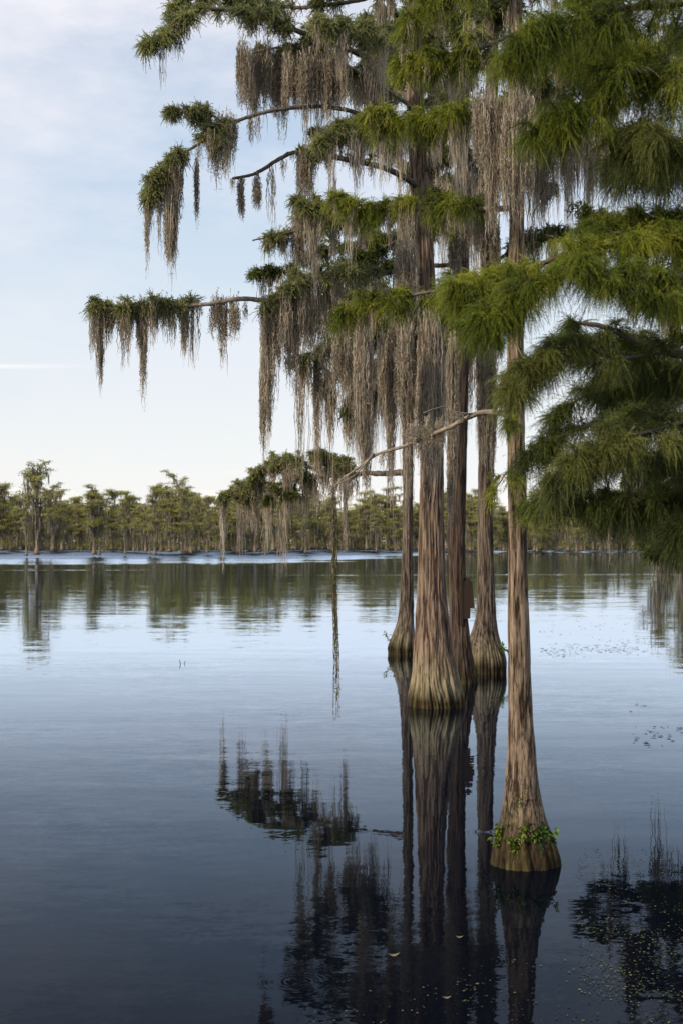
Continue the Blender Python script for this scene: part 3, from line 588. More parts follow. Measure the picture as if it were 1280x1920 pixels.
moss_thing([(320, 380, 18.6, 158, 20, 50), (322, 296, 18.6, 245, 30, 90), (330, 300, 18.6, 150, 26, 50)], 'longest grey-brown moss column hanging at the upper left, ending just above the long bare limb')
moss_thing([(277, 345, 18.6, 180, 9, 22)], 'thin thread-like moss strand at the far left tip of the upper limb')
moss_thing([(301, 318, 18.6, 165, 11, 26)], 'narrow moss strand between the thin leftmost thread and the longest upper column')
moss_thing([(369, 300, 18.8, 132, 9, 26)], 'dark thin moss strand hanging free right of the longest upper column')
moss_thing([(412, 232, 18.9, 120, 34, 90), (432, 228, 18.9, 84, 30, 70), (397, 242, 18.9, 90, 18, 40)], 'broad brown moss curtain under the bend of the upper left limb')
for i, (a, b) in enumerate([((455, 505, 6), 'left'), ((520, 570, 6), 'middle'), ((585, 640, 5), 'right')]):
    xs = np.linspace(a[0], a[1], a[2])
    moss_thing([(x, 96 + rng.uniform(-8, 16), 19.2 + rng.uniform(-.3, .3), rng.uniform(105, 170), 26, 62) for x in xs], f'dense brown moss drapery under the pale bare twigs near the top, {b} third of it')
moss_thing([(452, 342, 19.2, 80, 13, 30)], 'small moss beard on the very tip of the dark arching limb')
moss_thing([(482, 330, 19.2, 72, 15, 34)], 'short dark moss beard second from the tip of the dark arching limb')
moss_thing([(572, 292, 19.4, 108, 36, 90)], 'wide moss clump on the crook of the dark arching limb')
moss_thing([(562, 414, 22.6, 86, 32, 70)], 'stubby moss clump under the dark leafy branch in mid sky')
moss_thing([(190, 586, 19.1, 160, 7, 24), (190, 640, 19.1, 100, 4, 7)], 'thin moss strand at the leafy tip of the long bare limb')
moss_thing([(269, 640, 19.2, 128, 7, 12), (270, 582, 19.2, 185, 15, 40), (262, 580, 19.2, 100, 12, 24)], 'long pointed moss strand on the outer part of the long bare limb')
moss_thing([(347, 572, 19.3, 112, 15, 44)], 'blunt brown moss beard midway along the long bare limb')
moss_thing([(405, 566, 19.4, 80, 26, 50), (420, 566, 19.4, 130, 18, 40), (440, 566, 19.4, 80, 22, 40)], 'ragged moss bunch under the pale bare stretch of the long limb')
moss_thing([(494, 690, 19.4, 195, 13, 40), (502, 590, 19.4, 290, 26, 90), (512, 580, 19.4, 190, 34, 90), (525, 560, 19.4, 130, 40, 90)], 'great moss curtain that trails down to a long tip over the low leafy branch')
moss_thing([(548, 552, 19.5, 230, 32, 90), (568, 550, 19.5, 120, 40, 80)], 'second moss lobe just right of the great trailing curtain')
moss_thing([(595, 560, 19.6, 110, 44, 90), (628, 556, 19.6, 90, 44, 90)], 'soft moss mass between the trailing curtain and the green sprays')
moss_thing([(593, 660, 29.4, 180, 9, 36), (600, 650, 29.4, 110, 18, 30)], 'dark tapering moss strand hanging behind the second lobe')
moss_thing([(681, 610, 18.6, 330, 34, 210), (676, 620, 18.6, 200, 30, 100), (684, 700, 18.6, 290, 22, 80)], 'thick sunlit moss column left of the trunks, longest in the middle')
moss_thing([(640, 615, 19.2, 150, 40, 110), (655, 600, 19.2, 130, 36, 80)], 'moss veil on the left of the thick sunlit moss column')
moss_thing([(722, 640, 20, 230, 34, 120), (734, 660, 20, 350, 18, 60)], 'greyish moss veil between the sunlit column and the slender rear trunk')
moss_thing([(765, 620, 19.6, 400, 24, 150), (757, 640, 19.6, 220, 40, 120)], 'moss sheath hanging down in front of the slender rear trunk')
moss_thing([(806, 610, 19.5, 340, 50, 260), (818, 640, 19.5, 300, 30, 120), (795, 700, 19.5, 210, 40, 90)], 'wide moss sheath covering the upper part of the thickest trunk')
moss_thing([(848, 640, 22.8, 280, 24, 110), (844, 760, 22.8, 260, 14, 50)], 'moss hanging along the left side of the dark boxed trunk')
moss_thing([(905, 600, 24.8, 330, 26, 110), (924, 660, 24.8, 250, 14, 50)], 'grey moss hanging down the right rear trunk below the green sprays')
moss_thing([(914, 240, 25.5, 260, 40, 140), (900, 380, 25.5, 150, 26, 70), (926, 420, 25.5, 130, 24, 60)], 'grey moss wrapped round the upper part of the right rear trunk')
moss_thing([(868, 330, 23.6, 190, 30, 110), (852, 420, 23.6, 130, 26, 70)], 'shaded moss clinging to the upper part of the dark boxed trunk')
moss_thing([(912, 196, 10.3, 190, 44, 170), (925, 200, 10.3, 300, 36, 150), (898, 200, 10.3, 130, 30, 80)], 'pale brown moss column left of the nearest trunk, high in the crown')
moss_thing([(962, 190, 10.2, 250, 50, 220), (985, 200, 10.2, 230, 40, 150), (950, 250, 10.2, 190, 30, 80)], 'dense moss coat wrapped round the upper nearest trunk')
moss_thing([(1012, 216, 10.5, 200, 30, 130), (1030, 220, 10.5, 180, 28, 110)], 'moss column just right of the upper nearest trunk')
moss_thing([(1062, 236, 10.6, 165, 26, 100), (1048, 230, 10.6, 110, 24, 60)], 'moss column in the middle of the bare gap right of the nearest trunk')
moss_thing([(1108, 250, 10.7, 150, 20, 80), (1131, 258, 10.7, 128, 18, 80)], 'pair of narrow moss columns at the right end of the moss gap')
moss_thing([(760, 470, 20, 170, 50, 150), (745, 560, 20, 120, 40, 90)], 'shadowy moss knot draped over the fork in the middle of the crown')
moss_thing([(700, 130, 20, 150, 18, 60), (712, 10, 20, 130, 18, 70)], 'dark moss rope hanging near the top left of the thickest trunk')
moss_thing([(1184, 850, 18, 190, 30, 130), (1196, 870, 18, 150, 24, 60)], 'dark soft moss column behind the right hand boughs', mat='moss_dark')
moss_thing([(1142, 930, 18.4, 135, 5, 12)], 'hair thin moss strand dangling toward the water under the right hand boughs')
moss_thing([(800, 800, 10.7, 46, 26, 40), (775, 806, 10.7, 36, 30, 40), (822, 790, 10.7, 60, 20, 30)], 'tangle of pale moss caught on the bare twig crossing the trunks')
# the long free strand under the bare branch
mb = MB(); s = 10.8 / F
top = P(625, 918, 10.8); k = 90
zz = np.linspace(0, 1, k); L = 432 * s
cx = top[0] + (zz * 8 + np.sin(zz * 11) * .9 + np.cumsum(rng.normal(size=k)) * .12) * s
for q in range(46):
    a0 = int(rng.uniform(0, .45) * k) if q > 3 else 0; a1 = k - int(rng.uniform(0, .75) ** 1.0 * (k - a0)) if q > 1 else k
    a1 = max(a1, a0 + 12)
    idx = np.arange(a0, a1); wob = np.cumsum(rng.normal(size=(len(idx), 2)), 0) * .22 * s + rng.normal(size=(1, 2)) * 2.2 * s
    C = np.stack([cx[idx] + wob[:, 0], top[1] + wob[:, 1], top[2] - L * zz[idx]], -1)[None]
    an = rng.uniform(0, 3, (1, len(idx)))
    ribbons(mb, C, rng.uniform(.8, 2.6, (1, len(idx))) * s * (1 - zz[idx] * .45), np.stack([np.cos(an), np.sin(an) * .6, an * 0], -1), rng.uniform(.2, 1, (1, len(idx))))
i = rng.integers(0, k, 420); Q = np.stack([cx[i] + rng.normal(size=420) * 2 * s, top[1] + rng.normal(size=420) * 2 * s, top[2] - L * zz[i]], -1)
Q = Q[rng.uniform(0, 1, 420) > zz[i] * .75]
fuzz(mb, Q, 8 * s, 1.3 * s)
o = mb.build('spanish_moss', M['moss_green'], None, top); o.location = tuple(top)
tag(o, 'single very long greenish moss strand dangling over open water from the pale bare twig', 'moss', 'long hanging beards of spanish moss')

# ------------------------------------------------------------------ nest box
def box_mesh(mb, lo, hi, bev=.004):
    x0, y0, z0 = lo; x1, y1, z1 = hi
    v = np.array([[x, y, z] for z in (z0, z1) for y in (y0, y1) for x in (x0, x1)])
    f = [[0, 2, 3], [0, 3, 1], [4, 5, 7], [4, 7, 6], [0, 1, 5], [0, 5, 4], [2, 6, 7], [2, 7, 3], [0, 4, 6], [0, 6, 2], [1, 3, 7], [1, 7, 5]]
    v = v[np.array(f).reshape(-1)]; mb.add(v, np.arange(36).reshape(-1, 3))
def prism(mb, poly, y0, y1):
    """poly (x,z) counter clockwise seen from -y"""
    n = len(poly); a = np.array([[x, y0, z] for x, z in poly]); b = np.array([[x, y1, z] for x, z in poly])
    V, Fc = [], []
    def tri(p, q, r): 
        Fc.append([len(V), len(V) + 1, len(V) + 2]); V.extend([p, q, r])
    for i in range(1, n - 1): tri(a[0], a[i], a[i + 1]); tri(b[0], b[i + 1], b[i])
    for i in range(n):
        j = (i + 1) % n; tri(a[i], b[i], b[j]); tri(a[i], b[j], a[j])
    mb.add(np.array(V), Fc)
bs = 24 / F
bc = P(871, 1160, 23.9)
bx = empty('nest_box', bc, 'tall rust-brown wooden nest box with a steep sloping lid, fixed to the dark trunk', 'nest box')
def bpx(x, y): return (x - 871) * bs, -(y - 1160) * bs
mb = MB(); prism(mb, [bpx(867, 1160), bpx(879.5, 1159), bpx(881, 1100), bpx(867, 1094)], -.11, .11); mb.build('box_body', M['box_wood'], bx)
mb = MB(); prism(mb, [bpx(880.5, 1140), bpx(887.5, 1139), bpx(883, 1091), bpx(879, 1090)], -.15, .15); mb.build('sloping_lid', M['box_wood'], bx)
mb = MB(); prism(mb, [bpx(862, 1172), bpx(866.5, 1172), bpx(866.5, 1083), bpx(862, 1083)], -.09, .09); mb.build('back_board', M['box_wood'], bx)
mb = MB(); prism(mb, [bpx(866.7, 1093.5), bpx(878.7, 1098.5), bpx(878.7, 1085), bpx(875, 1083)], -.13, .13); mb.build('top_board', M['box_wood'], bx)

# ------------------------------------------------------------------ sprigs round the trunk feet
def blade(mb, p, d, L, w, nrm, tint):
    side = norm(np.cross(d, nrm)); k = 5
    t = np.linspace(0, 1, k); g = np.array([0, 0, -1.])
    C = p + L * (d * t[:, None] + g * .35 * t[:, None] ** 2)
    W = w * np.array([.25, .9, 1, .7, .05])
    ribbons(mb, C[None], W[None], side[None, None] * np.ones((1, k, 1)), np.array([tint]))
def sprig(center, n, H, leafL, leafW, mat, label, spread=.45, outward=(0, -1, 0), nleaf=9):
    r = empty('leafy_plant', center, label, 'plant', 'plants sprouting on the trunk feet')
    sb, lb = MB(), MB()
    for _ in range(n):
        p = np.array([rng.normal() * spread * H * .5, rng.normal() * .01, rng.uniform(-.5, .5) * H])
        d = norm(np.array(outward) * rng.uniform(.05, .45) + np.array([rng.normal() * .3, 0, rng.uniform(.6, 1.4)]))
        h = H * rng.uniform(.5, 1.1)
        C = curves(p[None], d[None], np.array([h]), rng.uniform(.1, .5, 1), 7)
        tubes3(sb, C, .002, .001)
        for q in range(nleaf):
            u = rng.uniform(.15, 1) * 6; i = min(int(u), 5); pp = C[0, i] * (1 - u + i) + C[0, i + 1] * (u - i)
            dd = norm(norm(C[0, i + 1] - C[0, i]) * .4 + norm(rng.normal(size=3)) * [.8, .5, .7] + np.array(outward) * .3)
            blade(lb, pp, dd, leafL * rng.uniform(.5, 1.1), leafW * rng.uniform(.7, 1.1), norm(rng.normal(size=3)), rng.uniform(0, 1))
    sb.build('stem', M['fern'], r, smooth=True); lb.build('foliage', mat, r)
def onN(px, py, d=0): return P(px, py, 10.45 - d)
for (px, py, n, H, ll, lw, m, lab, dd, ow, nl) in [
    (940, 1575, 12, .12, .045, .012, 'fern', 'yellow-green fern tuft on the left side of the nearest trunk foot', .10, (-.6, -.6, 0), 12),
    (962, 1588, 12, .10, .04, .012, 'fern', 'bright low fern patch at the front left of the nearest trunk foot', .21, (-.1, -1, 0), 12),
    (978, 1570, 9, .13, .045, .011, 'fern', 'loose green sprig in the middle of the nearest trunk foot', .20, (0, -1, 0), 9),
    (968, 1530, 3, .17, .035, .009, 'fern', 'tall thin sprig climbing the bark above the fern patch', .15, (0, -.25, 0), 14),
    (981, 1482, 2, .06, .035, .008, 'fern', 'tiny topmost sprig on the bark of the nearest trunk', .13, (0, -.3, 0), 8),
    (1004, 1580, 8, .14, .06, .018, 'broadleaf', 'dark broad-leaved plant on the right of the nearest trunk foot', .20, (.25, -.8, 0), 10),
    (1020, 1575, 7, .13, .05, .016, 'broadleaf', 'arching dark leaves over the right edge of the nearest trunk foot', .12, (.4, -.5, 0), 10)]:
    sprig(onN(px, py, dd), int(n * 1.15), H * rng.uniform(.8, 1.35), ll * .85, lw * 1.2, M[m], lab, outward=ow, nleaf=nl)
sprig(P(733, 1200, 30.2), 4, .3, .12, .03, M['fern'], 'pale stalky plant on the left edge of the slender rear trunk foot', outward=(-.3, 0, 0), nleaf=5)
sprig(P(943, 1222, 25.6), 6, .2, .1, .03, M['broadleaf'], 'green clump on the right shoulder of the bell-shaped trunk foot', outward=(.4, -.4, 0), nleaf=9)

# thin twigs standing out of the water
r = bpy.data.objects
def twig(pts, w, label, lift=0):
    mb = MB(); W = np.array([P(*p) for p in pts]); tube(mb, catmull(W, 12), np.linspace(w, w * .5, 12), 5)
    o = mb.build('twig', M['twig'], None, W[0], smooth=True); o.location = tuple(W[0])
    tag(o, label, 'twig')
twig([(338, 1249, 27.7), (338.5, 1243, 27.7), (337, 1237, 27.7)], .012, 'left one of two tiny twigs poking out of the open water')
twig([(345, 1248, 27.9), (346, 1244, 27.9), (348, 1239, 27.9)], .011, 'right one of two tiny twigs poking out of the open water')

# ------------------------------------------------------------------ floating bits
def wpt(px, py):                 # point on the water under a pixel
    D = F * CH / (py - HZ); return np.array([(px - 640) / F * D, D, 0.])
def flakes(pts, size, name, mat, label, cat, z=.004, tint=(0, 1)):
    mb = MB(); n = len(pts); k = 7
    a = np.linspace(0, 2 * np.pi, k, endpoint=False)[None] + rng.uniform(0, 6, (n, 1))
    rr = size[:, None] * rng.uniform(.7, 1.2, (n, k))
    ec = rng.uniform(.45, 1, (n, 1)); ph = rng.uniform(0, np.pi, (n, 1))
    x = np.cos(a) * rr; y = np.sin(a) * rr * ec
    X = x * np.cos(ph) - y * np.sin(ph); Y = x * np.sin(ph) + y * np.cos(ph)
    zz = z + rng.uniform(0, .004, (n, 1)) + rng.uniform(0, .3, (n, k)) * size[:, None] * .4
    ring = np.stack([pts[:, :1] + X, pts[:, 1:2] + Y, zz], -1)
    cen = np.stack([pts[:, 0], pts[:, 1], np.full(n, z + .003)], -1)[:, None]
    v = np.concatenate([cen, ring], 1)
    j = np.arange(k); f = np.stack([np.zeros(k, int), 1 + j, 1 + (j + 1) % k], -1)[None] + (np.arange(n) * (k + 1))[:, None, None]
    t = np.repeat(rng.uniform(*tint, n)[:, None], k + 1, 1)
    mb.add(v, f, t)
    o = mb.build(name, mat, None)
    return tag(o, label, cat, None, 'stuff')
def scatter(n, x0, x1, y0, y1, clump=.5, cs=.5):
    px = rng.uniform(x0, x1, n * 5); py = y0 + (y1 - y0) * rng.uniform(0, 1, n * 5) ** .8
    D = F * CH / (py - HZ); X = (px - 640) / F * D
    g = np.sin(X * 3.1 / cs + 1) * np.sin(D * 2.3 / cs + X) + np.sin(X * 1.3 / cs - D * 1.7 / cs) + rng.normal(size=n * 5) * .5
    i = np.argsort(-g)[: n * 2]; i = rng.permutation(i)[:n]
    return np.stack([X[i], D[i]], -1)
pts = np.vstack([scatter(1300, 1085, 1330, 1770, 1990), scatter(800, 1180, 1360, 1850, 1990, cs=.3), scatter(800, 1080, 1340, 1590, 1770), scatter(150, 850, 1120, 1800, 1980), scatter(40, 480, 880, 1830, 1960)])
flakes(pts, rng.uniform(.0025, .010, len(pts)), 'floating_duckweed', M['duckweed'], 'speckled green and grey duckweed floating on the dark water at the lower right', 'duckweed', tint=(0, 1))
pts = np.vstack([scatter(420, 1010, 1300, 1168, 1232, cs=2), scatter(60, 1180, 1320, 1320, 1400, cs=1)])
flakes(pts, rng.uniform(.01, .05, len(pts)), 'floating_weed', M['duckweed'], 'thin scatter of floating weed on the bright water right of the nearest trunk', 'water weed', tint=(0, .5))
pts = scatter(34, 430, 900, 1830, 1960, cs=.4)
flakes(pts, rng.uniform(.003, .007, len(pts)), 'floating_debris', M['dead_leaf'], 'tiny tan specks of debris floating in the dark reflection at the bottom', 'debris')
def dead_leaf(px, py, L, ang, label):
    c = wpt(px, py); mb = MB(); d = np.array([math.cos(ang), math.sin(ang), 0.])
    k = 9; t = np.linspace(0, 1, k); C = d * (t[:, None] - .5) * L; C[:, 2] = .007 + .015 * (2 * t - 1) ** 2 * L / .08
    sd = np.array([-d[1], d[0], .25]); 
    ribbons(mb, C[None], (L * .3 * np.sin(t * np.pi * .97 + .05) + .001)[None], norm(sd)[None, None] * np.ones((1, k, 1)), np.array([.7]))
    o = mb.build('fallen_leaf', M['dead_leaf'], None); o.location = tuple(c); tag(o, label, 'leaf', 'dead leaves floating on the water')
dead_leaf(737, 1793, .075, .15, 'curled tan leaf floating in the dark reflections, farthest of the three')
dead_leaf(836, 1873, .05, .0, 'small orange leaf floating near the bottom of the view')
dead_leaf(860, 1759, .05, -.2, 'pale leaf sliver floating where the dark trunk reflection ends')

# ================================================================== far cypress woods
def far_proto(kind, seed):
    global rng
    keep = rng; rng = np.random.default_rng(seed)
    H = 18.5; tb, cb, mo = MB(), MB(), MB()
    n = 22; z = np.append(np.linspace(-.4, 3, 8), np.linspace(4, H * .97, n - 8))
    lean = rng.normal(size=2) * .35
    path = np.stack([lean[0] * (z / H) ** 1.5 + rng.normal(size=n) * .05, lean[1] * (z / H) ** 1.5, z], -1)
    fr = np.clip(1 - z / H, .05, 1); rad = .32 * fr ** .8 + .75 * np.exp(-np.clip(z, 0, 99) / .9)
    tube(tb, path, rad, 9, .5, rough=.1)
    top = {'flat': 1.0, 'tall': 1.0, 'thin': 1.0}[kind]
    nl = {'flat': 24, 'tall': 34, 'thin': 15}[kind]
    z0 = {'flat': .34, 'tall': .44, 'thin': .5}[kind]
    us = np.sort(rng.uniform(0, 1, nl))
    for u in us:
        zf = z0 + (.97 - z0) * u; zc = H * zf
        if kind == 'flat': ll = rng.uniform(1.6, 4.4) * (1.0 - .25 * u)
        elif kind == 'tall': ll = rng.uniform(3.0, 5.4) * (1 - .72 * u ** 2) + .6
        else: ll = rng.uniform(1.0, 2.8)
        a = rng.uniform(0, 2 * np.pi); c = path[min(int(zf * n), n - 1)]
        zb = min(zc - ll * (.55 if kind == 'tall' else .2), H * .95); b = np.array([np.interp(zb, path[:, 2], path[:, 0]), np.interp(zb, path[:, 2], path[:, 1]), zb])
        rise = {'flat': .25, 'tall': .75, 'thin': .3}[kind] + rng.normal() * .08
        e = b + np.array([math.cos(a), math.sin(a), rise]) * ll
        mid = (b + e) / 2 + [0, 0, .12 * ll]
        L_ = catmull([b, mid, e], 6)
        tube(tb, L_, np.linspace(.10, .035, 6), 5)
        # foliage pads along the outer limb
        for q in range(rng.integers(3, 6)):
            t = rng.uniform(.35, 1.05); pc = L_[min(int(t * 5), 5)] + rng.normal(size=3) * [.5, .5, .22]
            pr = rng.uniform(.55, 1.15) * (1.1 if kind == 'flat' else .85)
            m = int(70 * pr)
            pp = pc + rng.normal(size=(m, 3)) * [pr * .55, pr * .55, pr * .2] + [0, 0, .15]
            dd = norm(rng.normal(size=(m, 3)) + [0, 0, .2]); sd = norm(np.cross(dd, rng.normal(size=(m, 3))))
            sz = rng.uniform(.12, .34, m)[:, None]
            v = np.stack([pp - sd * sz * .35, pp + sd * sz * .35, pp + dd * sz], 1)
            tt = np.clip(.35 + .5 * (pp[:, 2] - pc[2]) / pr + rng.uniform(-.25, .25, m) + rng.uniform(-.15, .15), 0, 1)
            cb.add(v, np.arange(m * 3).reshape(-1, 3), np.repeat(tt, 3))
        m = rng.integers(3, 7) if kind == 'tall' else rng.integers(5, 12); t = rng.uniform(.1, 1, m); A = np.array([L_[min(int(x * 5), 5)] for x in t]) + rng.normal(size=(m, 3)) * [.3, .3, .05]
        A = np.repeat(A, 3, 0) + rng.normal(size=(m * 3, 3)) * [.1, .1, .1]
        moss_strands(mo, A, rng.uniform(.4, 2.6, len(A)) * (1.3 - .6 * u), np.full(len(A), .16), k=4, curl=.05)
    # low bushy growth and moss hiding the lower trunk on the woods side
    if kind == 'flat':
        for q in range(9):
            pc = np.array([rng.normal() * 1.4, rng.normal() * 1.4, rng.uniform(1.5, 7.5)]); m = 60
            pp = pc + rng.normal(size=(m, 3)) * [.6, .6, .35]; dd = norm(rng.normal(size=(m, 3))); sd = norm(np.cross(dd, rng.normal(size=(m, 3))))
            v = np.stack([pp - sd * .09, pp + sd * .09, pp + dd * .25], 1); cb.add(v, np.arange(m * 3).reshape(-1, 3), np.repeat(rng.uniform(0, .6, m), 3))
    A = np.stack([rng.normal(size=26) * .5, rng.normal(size=26) * .5, rng.uniform(6, 14, 26)], -1)
    moss_strands(mo, A, rng.uniform(1.5, 4.5, 26), np.full(26, .2), k=5, curl=.07)
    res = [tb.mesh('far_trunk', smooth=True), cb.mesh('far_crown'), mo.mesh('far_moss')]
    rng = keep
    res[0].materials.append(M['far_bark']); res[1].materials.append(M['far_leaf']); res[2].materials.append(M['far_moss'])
    return res
protos = {('flat', i): far_proto('flat', 100 + i) for i in range(6)}
protos.update({('tall', i): far_proto('tall', 200 + i) for i in range(2)})
protos.update({('thin', i): far_proto('thin', 300 + i) for i in range(3)})
far_roots = {}
def far_tree(x, y, h, key, rot, label, group=None, wid=1.0):
    tm, cm, mm = protos[key]
    if key not in far_roots:
        r_ = empty('cypress_tree', (x, y, 0)); kids = []
        for nm, me in (('trunk', tm), ('crown', cm), ('moss', mm)):
            o = bpy.data.objects.new(nm, me); COL.objects.link(o); o.parent = r_; kids.append(o)
        far_roots[key] = (r_, kids)
    else:
        src, sk = far_roots[key]; r_ = src.copy(); COL.objects.link(r_)
        for k in sk:
            c = k.copy(); COL.objects.link(c); c.parent = r_
    s = h / 18.5
    r_.location = (x, y, 0); r_.scale = (s * wid, s * wid, s); r_.rotation_euler = (0, 0, rot)
    tag(r_, label, 'tree')
    if group: r_['group'] = group
    elif 'group' in r_: del r_['group']
FG = 'cypresses in the woods across the lake'
front = [
    (70, 1046, 862, ('tall', 0), 'tallest far cypress, pinkish trunk and fan-shaped crown rising above the left far shore', 1.0),
    (50, 1046, 925, ('thin', 0), 'slim far cypress trunk immediately left of the tallest far tree', .8),
    (100, 1036, 905, ('tall', 1), 'greyish mossy far cypress half hidden behind the right side of the tallest far tree', 1.0),
    (177, 1044, 905, ('flat', 0), 'far cypress with a dark stout foot and dense rounded crown, second standout from the left', 1.1),
    (187, 1044, 935, ('thin', 1), 'thinner stem sharing the dark foot with the dense rounded far cypress', .8),
    (291, 1045, 910, ('flat', 1), 'far cypress with an open flat-topped crown and pale foot, middle of the left shore', .8),
    (281, 1043, 950, ('thin', 2), 'short slim stem just left of the flat-topped far cypress', .7),
    (343, 1043, 914, ('flat', 2), 'narrow flat-crowned far cypress right of the open flat-topped one', .62),
    (359, 1040, 945, ('thin', 0), 'slim straight far cypress between the narrow flat-crowned tree and the mossy column', .7),
    (389, 1040, 930, ('flat', 3), 'far cypress left of the moss column at the tip of the low branch', .7),
    (235, 1042, 940, ('thin', 1), 'thin far cypress stem standing out in the water left of centre', .7),
    (415, 1044, 945, ('flat', 4), 'far cypress directly behind the low branch tip', .6),
    (573, 1040, 930, ('flat', 5), 'orange-footed far cypress seen under the low branch', .7),
    (523, 1039, 935, ('thin', 2), 'pale-footed slim far cypress under the middle of the low branch', .8),
    (705, 1037, 945, ('thin', 0), 'bare pale far stem seen between the sunlit moss column and the rear trunk', .8),
    (5, 1036, 905, ('flat', 3), 'dense far cypress cut by the left edge of the view', 1.1),
    (1118, 1032, 960, ('thin', 1), 'pinkish far stems seen in the gap under the right boughs', .8),
    (1006, 1037, 955, ('flat', 1), 'far cypress just right of the nearest trunk', .8),
    (940, 1035, 950, ('flat', 2), 'far cypress between the nearest trunk and the flared trunk', .8),
]
for px, py, ty, key, lab, wd in front:
    D = F * CH / (py - HZ); h = CH + (HZ - ty) / F * D
    far_tree((px - 640) / F * D, D, h, key, rng.uniform(0, 6.28), lab, None, wd)
keys = [('flat', i) for i in range(6)] * 3 + [('thin', i) for i in range(3)] + [('tall', 1)]
nfar = 0
while nfar < 276:
    D = rng.uniform(330, 545); px = rng.uniform(-190, 1500)
    edge = 350 + 60 * math.sin(px * .011) + 30 * math.sin(px * .031 + 2) + (50 if px > 850 else 0)
    if D < edge: continue
    h = rng.uniform(12.5, 21.0) * (1 if px < 900 else .84)
    if D > 440: h *= rng.uniform(.95, 1.12)
    far_tree((px - 640) / F * D, D, h, keys[rng.integers(len(keys))], rng.uniform(0, 6.28),
             'mossy green cypress in the crowded wall of woods across the lake', FG, rng.uniform(.95, 1.4)); nfar += 1
# mid-distance grove at the right edge
for i, (px, D, h, lab) in enumerate([(1236, 135, 8.0, 'dark mid-distance cypress standing alone at the right edge, its reflection reaching far down'),
                                     (1275, 128, 9.5, 'taller dark mid-distance cypress right behind the boughs at the right edge')]):
    far_tree((px - 640) / F * D, D, h, ('flat', i), i * 2.0, lab, None, 1.35)
# deep woods: a mass nobody could count
mb = MB(); n = 100000
px = rng.uniform(-900, 2200, n); D = rng.uniform(548, 640, n)
X = (px - 640) / F * D
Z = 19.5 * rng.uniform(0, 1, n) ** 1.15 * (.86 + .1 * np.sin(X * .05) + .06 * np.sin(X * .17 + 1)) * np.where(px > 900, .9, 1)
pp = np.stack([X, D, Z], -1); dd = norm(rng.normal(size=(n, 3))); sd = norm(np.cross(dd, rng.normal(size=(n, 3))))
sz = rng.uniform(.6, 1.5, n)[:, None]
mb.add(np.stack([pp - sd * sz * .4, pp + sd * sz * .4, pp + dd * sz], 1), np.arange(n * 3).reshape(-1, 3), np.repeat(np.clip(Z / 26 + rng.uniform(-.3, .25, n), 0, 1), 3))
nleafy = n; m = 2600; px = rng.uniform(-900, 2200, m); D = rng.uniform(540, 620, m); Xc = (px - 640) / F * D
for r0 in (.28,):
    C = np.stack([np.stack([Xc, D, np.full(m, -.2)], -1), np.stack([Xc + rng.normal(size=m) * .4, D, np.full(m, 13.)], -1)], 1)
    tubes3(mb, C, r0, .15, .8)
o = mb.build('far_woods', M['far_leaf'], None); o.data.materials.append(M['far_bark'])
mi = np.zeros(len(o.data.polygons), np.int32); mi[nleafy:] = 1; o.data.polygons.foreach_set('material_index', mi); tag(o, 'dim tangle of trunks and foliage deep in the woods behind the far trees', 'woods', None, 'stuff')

# ================================================================== water
m, nt, out = new_mat('lake_water'); Lk = nt.links.new
geo = N(nt, 'ShaderNodeNewGeometry')
def noisev(scale, stretch, detail=2, rough=.5, seedoff=0.0):
    mp = N(nt, 'ShaderNodeMapping'); mp.inputs['Scale'].default_value = stretch; mp.inputs['Location'].default_value = (seedoff, seedoff, 0)
    Lk(geo.outputs['Position'], mp.inputs['Vector'])
    t = N(nt, 'ShaderNodeTexNoise'); t.inputs['Scale'].default_value = scale; t.inputs['Detail'].default_value = detail; t.inputs['Roughness'].default_value = rough
    Lk(mp.outputs[0], t.inputs['Vector']); return t
sep = N(nt, 'ShaderNodeSeparateXYZ'); Lk(geo.outputs['Position'], sep.inputs[0])
Y = sep.outputs['Y']
def slope(node, ax, ay):
    """noise colour -> slope vector"""
    a = N(nt, 'ShaderNodeVectorMath', operation='SUBTRACT'); Lk(node.outputs['Color'], a.inputs[0]); a.inputs[1].default_value = (.5, .5, .5)
    b = N(nt, 'ShaderNodeVectorMath', operation='MULTIPLY'); Lk(a.outputs[0], b.inputs[0]); b.inputs[1].default_value = (ax, ay, 0); return b.outputs[0]
def vadd(a, b):
    n_ = N(nt, 'ShaderNodeVectorMath', operation='ADD'); Lk(a, n_.inputs[0]); Lk(b, n_.inputs[1]); return n_.outputs[0]
def vscale(a, f):
    n_ = N(nt, 'ShaderNodeVectorMath', operation='SCALE'); Lk(a, n_.inputs[0]); Lk(f, n_.inputs['Scale']); return n_.outputs[0]
A_ = slope(noisev(1.0, (.35, 1.6, 1), 2), .010, .022)       # long swells
B_ = slope(noisev(5.0, (.6, 1.5, 1), 3), .018, .034)       # small ripples
C_ = slope(noisev(24.0, (.8, 1.2, 1), 2), .02, .03)      # finest texture
pm = noisev(.22, (1, 1, 1), 3, seedoff=13)               # calm / stirred patches
pf = N(nt, 'ShaderNodeMapRange'); Lk(pm.outputs['Fac'], pf.inputs['Value']); pf.inputs['From Min'].default_value = .4; pf.inputs['From Max'].default_value = .65
pf.inputs['To Min'].default_value = .35; pf.inputs['To Max'].default_value = 1.25
near = N(nt, 'ShaderNodeMapRange'); Lk(Y, near.inputs['Value']); near.inputs['From Min'].default_value = 12; near.inputs['From Max'].default_value = 70; near.inputs['To Min'].default_value = 1.0; near.inputs['To Max'].default_value = 1.05
S_ = vscale(vadd(A_, vscale(vadd(B_, C_), pf.outputs[0])), near.outputs[0])
